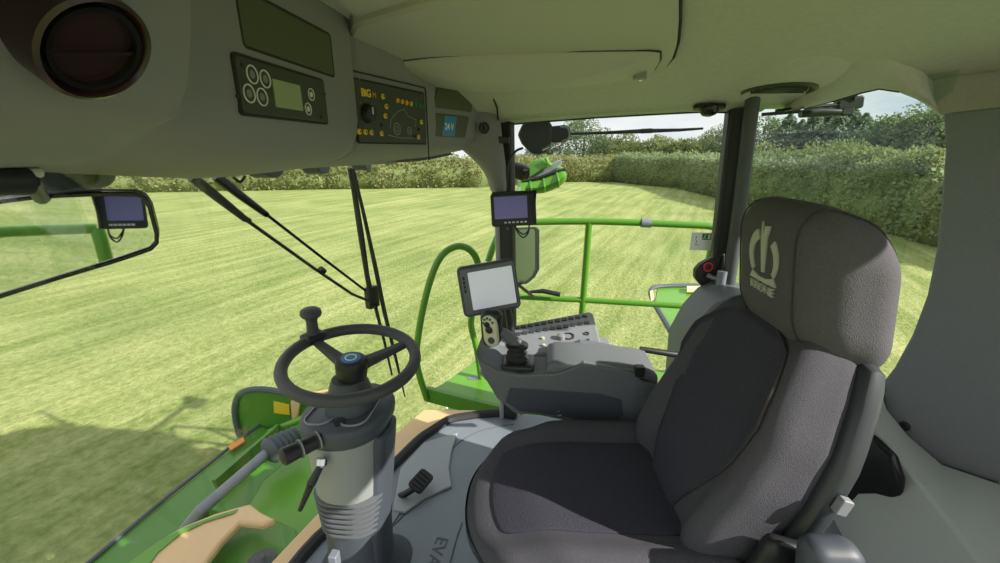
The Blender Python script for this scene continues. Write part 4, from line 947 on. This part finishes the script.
bm = B(); loft(bm, [[fsp(x0, y0, -.08), fsp(x0, y0, .0), fsp(x1, y1, .04), fsp(x1, y1, -.08)] for x0, y0, x1, y1 in ((524, 168, 530, 178), (533, 161, 538, 172), (541, 158, 546, 168), (546, 160, 548, 166))]); ob('upper_flap', bm, M['green_dk'], sp_, bevel=.01)
bm = B(); loft(bm, [[fsp(x0, y0, -.06), fsp(x0, y0, .01), fsp(x1, y1, .03), fsp(x1, y1, -.06)] for x0, y0, x1, y1 in ((524, 179, 528, 184), (538, 169, 543, 176), (550, 164, 553, 170), (561, 160, 562, 163))]); ob('inner_plate', bm, M['steel'], sp_, bevel=.004)
for x0, y0, x1, y1 in ((530, 180, 531, 191), (543, 177, 544, 191), (556, 171, 558, 186)):
    bm = B(); tube(bm, smoothpath([fsp(x0, y0, .052), fsp((x0+x1)/2+1, (y0+y1)/2+1, .118), fsp(x1, y1, .062)], 5), .010, 6); ob('rib', bm, M['green_dk'], sp_)
bm = B(); tube(bm, [fsp(522, 181, .06), fsp(540, 177, .065), fsp(553, 172, .065), fsp(565, 169, .06)], .012, 8); ob('hinge_rod', bm, M['black'], sp_)
bm = B(); tube(bm, [fsp(546, 158, .03), fsp(548, 163, .04), fsp(551, 166, .05)], .013, 8); ob('flap_end', bm, M['green'], sp_)
bm = B(); tube(bm, [fsp(522, 188, .0), V((-.15, 2.3, 1.08)), V((-.15, 1.93, 1.06))], .03, 10); ob('neck', bm, M['green_dk'], sp_)
wlp = thing('spot_lamp', at(522, 172, y=2.2), 'short black spot lamp in front of the bright green hood', 'lamp')
bm = B(); tube(bm, [at(509, 168, y=2.2), at(514, 170, y=2.2), at(524, 173, y=2.2), at(529, 174, y=2.2)], [.03, .042, .040, .030], 16); ob('barrel', bm, M['black'], wlp)
bm = B(); tube(bm, [at(524, 174, y=2.17), at(527.5, 174.5, y=2.16)], [.026, .022], 14); ob('lens', bm, M['blackgloss'], wlp)
bm = B(); tube(bm, [at(510, 170, y=2.2), at(506, 172, y=2.0), at(503, 172, y=1.93)], .014, 8); ob('stem', bm, M['black'], wlp)
xm = thing('exterior_mirror', at(526, 257, y=2.3), 'pale rectangular exterior mirror seen behind the front door post', 'mirror')
fx = Fr(at(526, 257, y=2.3), V((.75, -.55, 0)), None, V((.55, .75, .0)))
if fx.w.dot(EYE-fx.o) < 0: fx = Fr(fx.o, -fx.u, None, -fx.w)
XO = [fx.px(x, y)[:2] for x, y in ((514, 228), (534, 227), (537.5, 230), (537.5, 270), (533, 278), (526, 284), (514, 286))]
bm = B(); prism(bm, XO, fx, -.02, 0); ob('back', bm, M['arm'], xm, bevel=.004)
XI = [fx.px(x, y)[:2] for x, y in ((514, 230), (533, 229), (535.5, 231), (535.5, 269), (532, 276), (525, 282), (514, 284))]
bm = B(); prism(bm, XI, fx, -.002, .003); ob('glass', bm, mat('dull_mirror', (158, 168, 160), .3, .7), xm, smooth=False)
bm = B(); tube(bm, [at(516, 283, y=2.3), at(530, 294, y=2.45), at(534, 297, y=2.56)], .010, 8); ob('stay', bm, M['black'], xm)
# hinge linkage outside the rear-side pane
hl = thing('roof_linkage', at(830, 103, y=2.15), 'black bracket linkage hanging under the roof outside the rear side window', 'bracket')
yy = 2.05
bm = B(); tube(bm, [at(800, 114, y=yy), at(818, 112, y=yy), at(840, 112, y=yy)], [.016, .02, .014], 10); ob('cylinder', bm, M['black'], hl)
bm = B(); tube(bm, [at(805, 108, y=yy), at(835, 105, y=yy), at(862, 100, y=yy)], .008, 8); ob('rod', bm, M['black'], hl)
bm = B(); fb_ = Fr(at(850, 103, y=yy), (1, 0, .1), (0, 0, 1)); prism(bm, rrect(.10, .05, .01), fb_, -.03, .01); ob('bracket', bm, M['black'], hl, bevel=.006)
bm = B(); fb_ = Fr(at(847, 111, y=yy), (1, 0, 0), (0, 0, 1)); prism(bm, rrect(.05, .035, .008), fb_, -.03, .01); ob('clevis', bm, M['rubber'], hl, bevel=.005)
bm = B(); tube(bm, [at(820, 106, y=yy), at(822, 114, y=yy)], .007, 8); tube(bm, [at(838, 104, y=yy), at(841, 113, y=yy)], .007, 8); ob('link', bm, M['black'], hl)
p = at(852, 100, y=yy); bm = B(); tube(bm, [p, V((p.x-.02, 1.99, 1.75))], .015, 8); ob('hanger', bm, M['black'], hl)
bm = B(); tube(bm, [at(762, 114.5, y=1.95), at(800, 111.5, y=1.95)], .007, 6); ob('rail', bm, M['rubber'], hl)

# ================================================================ FRONT MOWER
mw = thing('front_mower', (-2.2, 2.2, -1.2), 'green and cream front mower unit on the grass ahead of the cab', 'mower')
def Z(z): return lambda *ps: [at(x, y, z=z) for x, y in ps]
bm = B(); slab(bm, Z(-1.1)((40, 605), (92, 561), (170, 496), (246, 436), (262, 425), (292, 437), (240, 478), (130, 575), (80, 620)), (0, 0, -.35)); ob('cutter_beam', bm, M['green_dk'], mw, bevel=.02)
bm = B(); tube(bm, Z(-1.09)((38, 604), (92, 560), (170, 494.5), (246, 434.5), (262, 423.5)), .014, 8); ob('edge_strip', bm, M['greytrim'], mw)
bm = B(); slab(bm, [at(x, y, z=z) for x, y, z in ((211, 480, -.88), (276, 424, -.88), (285, 436, -1.1), (219, 497, -1.1))], (.03, .0, 0)); ob('crop_board', bm, M['green_dk'], mw, bevel=.004)
bm = B(); slab(bm, Z(-1.07)((228, 447), (243, 438), (245, 442), (231, 451)), (0, 0, .01)); ob('reflector', bm, M['orange'], mw)
sh0 = at(200, 511, z=-.75); sh1 = at(268, 452, z=-.75); sh2 = at(298, 433, z=-.75)
bm = B(); tube(bm, [at(176, 541, z=-.95), sh0, sh0.lerp(sh1, .5), sh1], .036, 16); ds = ob('drive_shaft', bm, M['steel'], mw)
bm = B(); d = sh2-sh1; tube(bm, [sh1+d*(k/12) for k in range(-1, 13)], [.055]+[.105-.003*k if k % 2 else .085-.003*k for k in range(13)], 16); ob('bellows', bm, M['greytrim'], ds)
bm = B(); slab(bm, Z(-.95)((238, 520), (262, 480), (300, 448), (330, 430), (368, 430), (350, 470), (310, 540), (280, 560)), (0, 0, -.10)); ob('hood_plate', bm, M['green'], mw, bevel=.02)
bm = B(); slab(bm, Z(-1.0)((205, 505), (262, 462), (300, 440), (310, 446), (258, 495), (240, 520)), (0, 0, -.2)); ob('gear_tray', bm, M['green_dk'], mw, bevel=.02)
bm = B(); slab(bm, Z(-.75)((190, 600), (200, 560), (243, 525), (275, 518), (296, 528), (302, 545), (280, 600)), (0, 0, -.35)); gb = ob('gearbox', bm, M['green_dk'], mw, bevel=.02)
p = at(262, 563, z=-.74); bm = B(); lathe(bm, [(.07, -.02), (.07, .02), (.04, .03), (.02, .05)], Fr(p, (1, 0, 0), (0, 1, 0)), 18); ob('gear_cap', bm, M['column_dark'], gb)
cre = Z(-.62)((104, 600), (140, 560), (165, 536), (185, 525), (215, 513), (250, 503), (262, 512), (276, 519), (262, 524), (240, 522), (222, 540), (205, 563), (185, 600))
bm = B(); slab(bm, cre, (0, 0, -.05)); ch = ob('side_cover', bm, M['cream'], mw, bevel=.015)
st_ = Z(-.612)((128, 563), (160, 540), (185, 527), (215, 516), (238, 509), (234, 513), (205, 522), (180, 534), (158, 552), (150, 563), (120, 590), (100, 590))
bm = B(); slab(bm, st_, (0, 0, -.004)); ob('green_stripe', bm, M['green'], ch, smooth=False)
GY = 3.05
gp = [(240, 436), (236, 420), (235, 406), (239, 395), (249, 390), (265, 389.5), (285, 393), (300, 397), (318, 402), (325, 412), (322, 436), (300, 452), (262, 450)]
bm = B(); slab(bm, [at(x, y, y=GY) for x, y in gp], (0, .05, 0)); ob('end_shield', bm, M['green_dk'], mw, bevel=.01)
bm = B(); tube(bm, smoothpath([at(x, y, y=GY-.01) for x, y in gp[:9]], 4), .028, 8); ob('shield_rim', bm, M['greytrim'], mw)
bm = B(); slab(bm, [at(x, y, y=GY-.012) for x, y in ((273.5, 401), (289, 404.5), (289.5, 415), (274, 413))], (0, .008, 0)); ob('warning_label', bm, M['yellow'], mw, smooth=False)
bm = B(); slab(bm, [at(x, y, y=GY-.03) for x, y in ((290, 402), (296, 397), (330, 391), (345, 398), (300, 404), (296, 424), (292, 424))], (0, .05, 0)); ob('bracket', bm, M['cream'], mw, bevel=.008)
bm = B(); tube(bm, [at(270, 432, y=GY-.2), at(300, 420, y=GY-.2), at(330, 402, y=GY-.15)], .03, 10); ob('hose', bm, M['green'], mw)

# ================================================================ FIELD, HEDGES, TREES, SKY
def grass_mat():
    m = bpy.data.materials.new('mown_grass'); m.use_nodes = True; nt = m.node_tree; b = nt.nodes['Principled BSDF']; L = nt.links.new
    b.inputs['Roughness'].default_value = .85; b.inputs['Specular IOR Level'].default_value = .15
    tc = nt.nodes.new('ShaderNodeTexCoord')
    rot = nt.nodes.new('ShaderNodeMapping'); rot.inputs['Rotation'].default_value = (0, 0, math.radians(20)); L(tc.outputs['Object'], rot.inputs['Vector'])
    def nz(scale, det, st=(1, 1, 1)):
        mp = nt.nodes.new('ShaderNodeMapping'); mp.inputs['Scale'].default_value = st; L(rot.outputs[0], mp.inputs['Vector'])
        n = nt.nodes.new('ShaderNodeTexNoise'); n.inputs['Scale'].default_value = scale; n.inputs['Detail'].default_value = det; n.inputs['Roughness'].default_value = .65
        L(mp.outputs[0], n.inputs['Vector']); return n.outputs['Fac']
    def ramp(f, a, b_, p0, p1):
        r = nt.nodes.new('ShaderNodeValToRGB'); r.color_ramp.elements[0].position = p0; r.color_ramp.elements[1].position = p1
        r.color_ramp.elements[0].color = a; r.color_ramp.elements[1].color = b_; L(f, r.inputs['Fac']); return r.outputs['Color']
    def mix(f, a, b_, t='MIX'):
        x = nt.nodes.new('ShaderNodeMix'); x.data_type = 'RGBA'; x.blend_type = t
        if isinstance(f, float): x.inputs['Factor'].default_value = f
        else: L(f, x.inputs['Factor'])
        L(a, x.inputs['A']); L(b_, x.inputs['B']); return x.outputs['Result']
    base = ramp(nz(9, 10), srgb(120, 138, 68), srgb(204, 206, 142), .34, .66)
    row = ramp(nz(2.4, 5, (1.0, .07, 1)), srgb(138, 154, 84), srgb(218, 216, 160), .38, .64)
    c = mix(.45, base, row)
    straw = ramp(nz(4.2, 7, (1.0, .16, 1)), (0, 0, 0, 1), (1, 1, 1, 1), .58, .72)
    sc_ = nt.nodes.new('ShaderNodeRGB'); sc_.outputs[0].default_value = srgb(222, 216, 170)
    fac = nt.nodes.new('ShaderNodeMath'); fac.operation = 'MULTIPLY'; fac.inputs[1].default_value = .4; L(straw, fac.inputs[0])
    c = mix(fac.outputs[0], c, sc_.outputs[0])
    blot = ramp(nz(.35, 3), (.78, .84, .72, 1), (1.08, 1.06, 1.0, 1), .35, .65)
    c = mix(1.0, c, blot, 'MULTIPLY')
    dk = nt.nodes.new('ShaderNodeRGB'); dk.outputs[0].default_value = (.75, .79, .76, 1); c = mix(1.0, c, dk.outputs[0], 'MULTIPLY')
    L(c, b.inputs['Base Color'])
    bp = nt.nodes.new('ShaderNodeBump'); bp.inputs['Strength'].default_value = .9; bp.inputs['Distance'].default_value = .08
    L(nz(14, 6), bp.inputs['Height']); L(bp.outputs[0], b.inputs['Normal'])
    return m
bm = B(); N = 40
Gv = [[bm.verts.new((-110+i*200/N, -80+j*190/N, GZ)) for j in range(N+1)] for i in range(N+1)]
for i in range(N):
    for j in range(N): bm.faces.new([Gv[i][j], Gv[i+1][j], Gv[i+1][j+1], Gv[i][j+1]])
tag(ob('ground', bm, grass_mat()), kind='structure')

def leaf(bm, p, s, rnd, up=0):
    n = V((rnd.gauss(0, 1), rnd.gauss(0, 1), rnd.gauss(0, 1)+up)).normalized(); u = n.orthogonal().normalized()
    a = rnd.random()*6.28; v = n.cross(u); u, v = u*math.cos(a)+v*math.sin(a), v*math.cos(a)-u*math.sin(a)
    bm.faces.new([bm.verts.new(p+u*s), bm.verts.new(p+v*s*.55), bm.verts.new(p-u*s), bm.verts.new(p-v*s*.55)])
def hedge(name, pts, H, D, m, label, dens, seed, leafsize=.2):
    rnd = random.Random(seed)
    t = thing(name, V((pts[0][0], pts[0][1], GZ)), label, 'hedge')
    bm = B(); bl = B(); secs = []
    for (a, b) in zip(pts, pts[1:]):
        a = V((a[0], a[1], 0)); b = V((b[0], b[1], 0)); L_ = (b-a).length; d = (b-a)/L_; nrm = V((d.y, -d.x, 0))
        if nrm.dot(-a) < 0: nrm = -nrm
        k = int(L_/.8)
        for i in range(k+1):
            p = a+d*(L_*i/k)
            def hh(z): return noise.noise(V((p.x*.5+seed, p.y*.5, z)))
            h = H*(1+.07*hh(1)+.05*noise.noise(V((p.x*1.7, p.y*1.7, seed)))); w = D*(1+.35*hh(3))
            prof = [(w*.85, 0), (w*1.0, .35), (w*.92, .62), (w*.6, .88), (0, 1.0), (-w*.8, .8), (-w, 0)]
            secs.append([p+nrm*(o+.25*noise.noise(V((p.x, p.y, q*4))))+V((0, 0, GZ+q*h*.93)) for o, q in prof])
        for i in range(int(L_*H*dens)):
            p = a+d*(rnd.random()*L_); q = rnd.random()**.8
            h = H*(1+.07*noise.noise(V((p.x*.5+seed, p.y*.5, 1)))+.05*noise.noise(V((p.x*1.7, p.y*1.7, seed)))); w = D*(1+.35*noise.noise(V((p.x*.5+seed, p.y*.5, 3))))
            o = interp([(0, .85), (.35, 1), (.62, .92), (.88, .6), (1, -.2)], q)*w+rnd.gauss(0, .14)
            leaf(bl, p+nrm*o+V((0, 0, GZ+q*h+rnd.gauss(0, .08))), leafsize*(.6+rnd.random()*.8), rnd, .4)
    loft(bm, secs); ob('branches', bm, M['soil'], t, angle=180)
    ob('foliage', bl, m, t, smooth=False)
def gxy(px, py): p = at(px, py, z=GZ); return (p.x, p.y)
cA = gxy(150, 191); cB = gxy(330, 188); cC = gxy(480, 186); cD = gxy(560, 181); cE = gxy(620, 181)
cF = gxy(700, 189); cG = gxy(760, 204); cH = gxy(850, 219); cI = gxy(935, 236); cJ = gxy(1010, 256)
hedge('bramble_hedge', [(cA[0]-25, cA[1]-14), cA, cB, cC, cD, cE], 2.75, 1.6, M['hedge'], 'sunlit olive bramble hedge across the far end of the mown field', 110, 3, .13)
hedge('bramble_hedge', [cE, cF, cG, cH, cI, cJ, (cJ[0]+3, cJ[1]-8)], 3.0, 1.6, M['hedge2'], 'dense green hedge closing the field behind the headrest and door post', 200, 9, .10)

def broad(seed, H, W, m):
    rnd = random.Random(seed); bl = B(); bt = B()
    for k in range(16):
        a = rnd.random()*6.28; r = W*.42*math.sqrt(rnd.random()); zc = H*(.35+.5*rnd.random()); R = W*(.20+.12*rnd.random())
        c = V((r*math.cos(a), r*math.sin(a), zc))
        for i in range(420):
            d = V((rnd.gauss(0, 1), rnd.gauss(0, 1), rnd.gauss(0, 1))).normalized(); leaf(bl, c+d*R*(.75+.3*rnd.random()), .115*(.6+.8*rnd.random()), rnd, .3)
    tube(bt, [V((0, 0, 0)), V((.1, 0, H*.3)), V((0, .1, H*.7))], [.25, .18, .06], 8)
    return bl, bt
def conif(seed, H, W):
    rnd = random.Random(seed); bl = B(); bt = B()
    for k in range(int(H*520)):
        q = rnd.random()**.75; z = H*(.10+.9*q); R = W*.5*(1-q)**.8*(.65+.45*rnd.random())*(1+.2*math.sin(z*7)); a = rnd.random()*6.28
        p = V((R*math.cos(a), R*math.sin(a), z-.25*R)); leaf(bl, p, .12*(.6+.7*rnd.random()), rnd, .5)
    tube(bt, [V((0, 0, 0)), V((0, 0, H*.5)), V((0, 0, H*.97))], [.22, .13, .03], 8)
    return bl, bt
PRO = {}
def meshof(bm, name, m):
    bmesh.ops.recalc_face_normals(bm, faces=bm.faces) if name == 'trunk' else None
    me = bpy.data.meshes.new(name); bm.to_mesh(me); bm.free(); me.materials.append(m); return me
for s in range(3):
    bl, bt = broad(20+s, 6.5, 5.0, None); PRO['b', s] = (meshof(bl, 'crown', M['broad']), meshof(bt, 'trunk', M['bark']))
    bl, bt = conif(40+s, 7.0, 3.6); PRO['c', s] = (meshof(bl, 'crown', M['conifer']), meshof(bt, 'trunk', M['bark']))
    bl, bt = broad(60+s, 3.6, 4.2, None); PRO['s', s] = (meshof(bl, 'crown', M['shrub']), meshof(bt, 'trunk', M['bark']))
rt = random.Random(5)
KN = {'b': ('broadleaf_tree', 'pale green broadleaf tree', 6.5, 'tree'), 'c': ('conifer_tree', 'dark green conifer', 7.0, 'tree'), 's': ('bush', 'low olive bush', 3.9, 'bush')}
def plant(kind, px, topy, dist, label, group, wide=1.0):
    d = ray(px, 150); hd = V((d.x, d.y, 0)).normalized(); p = hd*dist
    zt = CZ+(149-topy)/442*dist*1.0; nm, _, h0, cat = KN[kind]; s = (zt-GZ)/h0
    t = thing(nm, (p.x, p.y, GZ), label, cat, group, 0); c_, tr = PRO[kind, rt.randrange(3)]
    t.scale = (s*wide, s*wide, s); t.rotation_euler = (0, 0, rt.random()*6.28)
    for n_, me in (('crown', c_), ('trunk', tr)):
        o = bpy.data.objects.new(n_, me); COL.objects.link(o); o.parent = t
        for pl in me.polygons: pl.use_smooth = n_ == 'trunk'
# trees and bushes beyond the hedges, in order along the skyline
plant('b', 548, 128, 56, 'pale broadleaf tree on the skyline behind the black mirror bracket', 'trees on the skyline', 1.1)
plant('b', 583, 121, 56, 'tallest pale broadleaf tree just beside the black mirror bracket', 'trees on the skyline', 1.15)
for i, (px, ty) in enumerate(((607, 142), (618, 136), (632, 140), (648, 137), (662, 139), (676, 137), (690, 140), (705, 139))):
    plant('s', px, ty, 58, 'low olive bush on the skyline under the rod aerial, %s from the mirror bracket' % ['first', 'second', 'third', 'fourth', 'fifth', 'sixth', 'seventh', 'eighth'][i], 'bushes in the row under the aerial', 1.0)
plant('b', 722, 128, 48, 'broadleaf tree on the skyline half hidden by the black door post', 'trees on the skyline', .8)
plant('b', 763, 124, 44, 'pale broadleaf tree on the skyline between door post and conifers', 'trees on the skyline', .75)
plant('s', 745, 142, 50, 'low bush hidden behind the door post', 'trees on the skyline')
CT = [(784, 121, 42), (797, 126, 44), (809, 120, 42), (822, 118, 43), (834, 121, 41), (846, 119, 42), (858, 123, 41)]
ORD = ['first', 'second', 'third', 'fourth', 'fifth', 'sixth', 'seventh', 'eighth']
for i, (px, ty, ds_) in enumerate(CT):
    plant('c', px, ty, ds_, 'dark green conifer above the hedge, %s conifer from the door post' % ORD[i], 'conifers in the clump above the headrest', 1.65)
for i, (px, ty, ds_) in enumerate(((872, 133, 38), (888, 128, 37), (903, 123, 36), (918, 122, 35), (932, 124, 34), (948, 122, 34))):
    plant('b', px, ty, ds_, 'green broadleaf tree behind the hedge, %s from the conifer clump' % ORD[i], 'broadleaf trees near the rear corner panel', 1.0)
for i, (px, ty) in enumerate(((775, 147), (800, 149), (828, 150), (855, 149), (880, 148), (905, 148), (930, 147))):
    plant('s', px, ty-3, 33-i*1.4, 'low olive bush at the foot of the trees, %s beyond the door post' % ORD[i], 'bushes at the foot of the trees', .8)

# world
W = bpy.data.worlds.new('sky'); SC.world = W; W.use_nodes = True; nt = W.node_tree; L = nt.links.new
bg = nt.nodes['Background']; tc = nt.nodes.new('ShaderNodeTexCoord')
mp = nt.nodes.new('ShaderNodeMapping'); mp.inputs['Scale'].default_value = (1.0, 1.0, 3.2); L(tc.outputs['Generated'], mp.inputs['Vector'])
n1 = nt.nodes.new('ShaderNodeTexNoise'); n1.inputs['Scale'].default_value = 2.6; n1.inputs['Detail'].default_value = 8; n1.inputs['Roughness'].default_value = .55; L(mp.outputs[0], n1.inputs['Vector'])
r = nt.nodes.new('ShaderNodeValToRGB'); e = r.color_ramp.elements
e[0].position = .28; e[0].color = (.42, .60, .88, 1); e[1].position = .58; e[1].color = (1, 1, 1, 1)
x = e.new(.37); x.color = (.70, .76, .84, 1); x = e.new(.47); x.color = (.92, .94, .97, 1)
L(n1.outputs['Fac'], r.inputs['Fac']); L(r.outputs['Color'], bg.inputs['Color']); bg.inputs['Strength'].default_value = .9
# sun, low behind the machine and a little to its left
sd_ = bpy.data.lights.new('sun', 'SUN'); sd_.energy = 7.0; sd_.angle = math.radians(.6); sd_.color = (1, .95, .85)
so_ = bpy.data.objects.new('sun', sd_); COL.objects.link(so_); so_.rotation_euler = V((1.5, -.5, 1.0)).to_track_quat('Z', 'Y').to_euler()
# camera
cd = bpy.data.cameras.new('camera'); cam = bpy.data.objects.new('camera', cd); COL.objects.link(cam); SC.camera = cam
cd.sensor_width = 36; cd.lens = F/1000*36; cd.clip_start = .02; cd.clip_end = 500
cam.location = EYE; cam.rotation_euler = (PI/2-PITCH, 0, YAW)
SC.view_settings.view_transform = 'Standard'; SC.view_settings.look = 'None'; SC.view_settings.exposure = .15; SC.view_settings.gamma = 1
SC.view_settings.use_curve_mapping = False
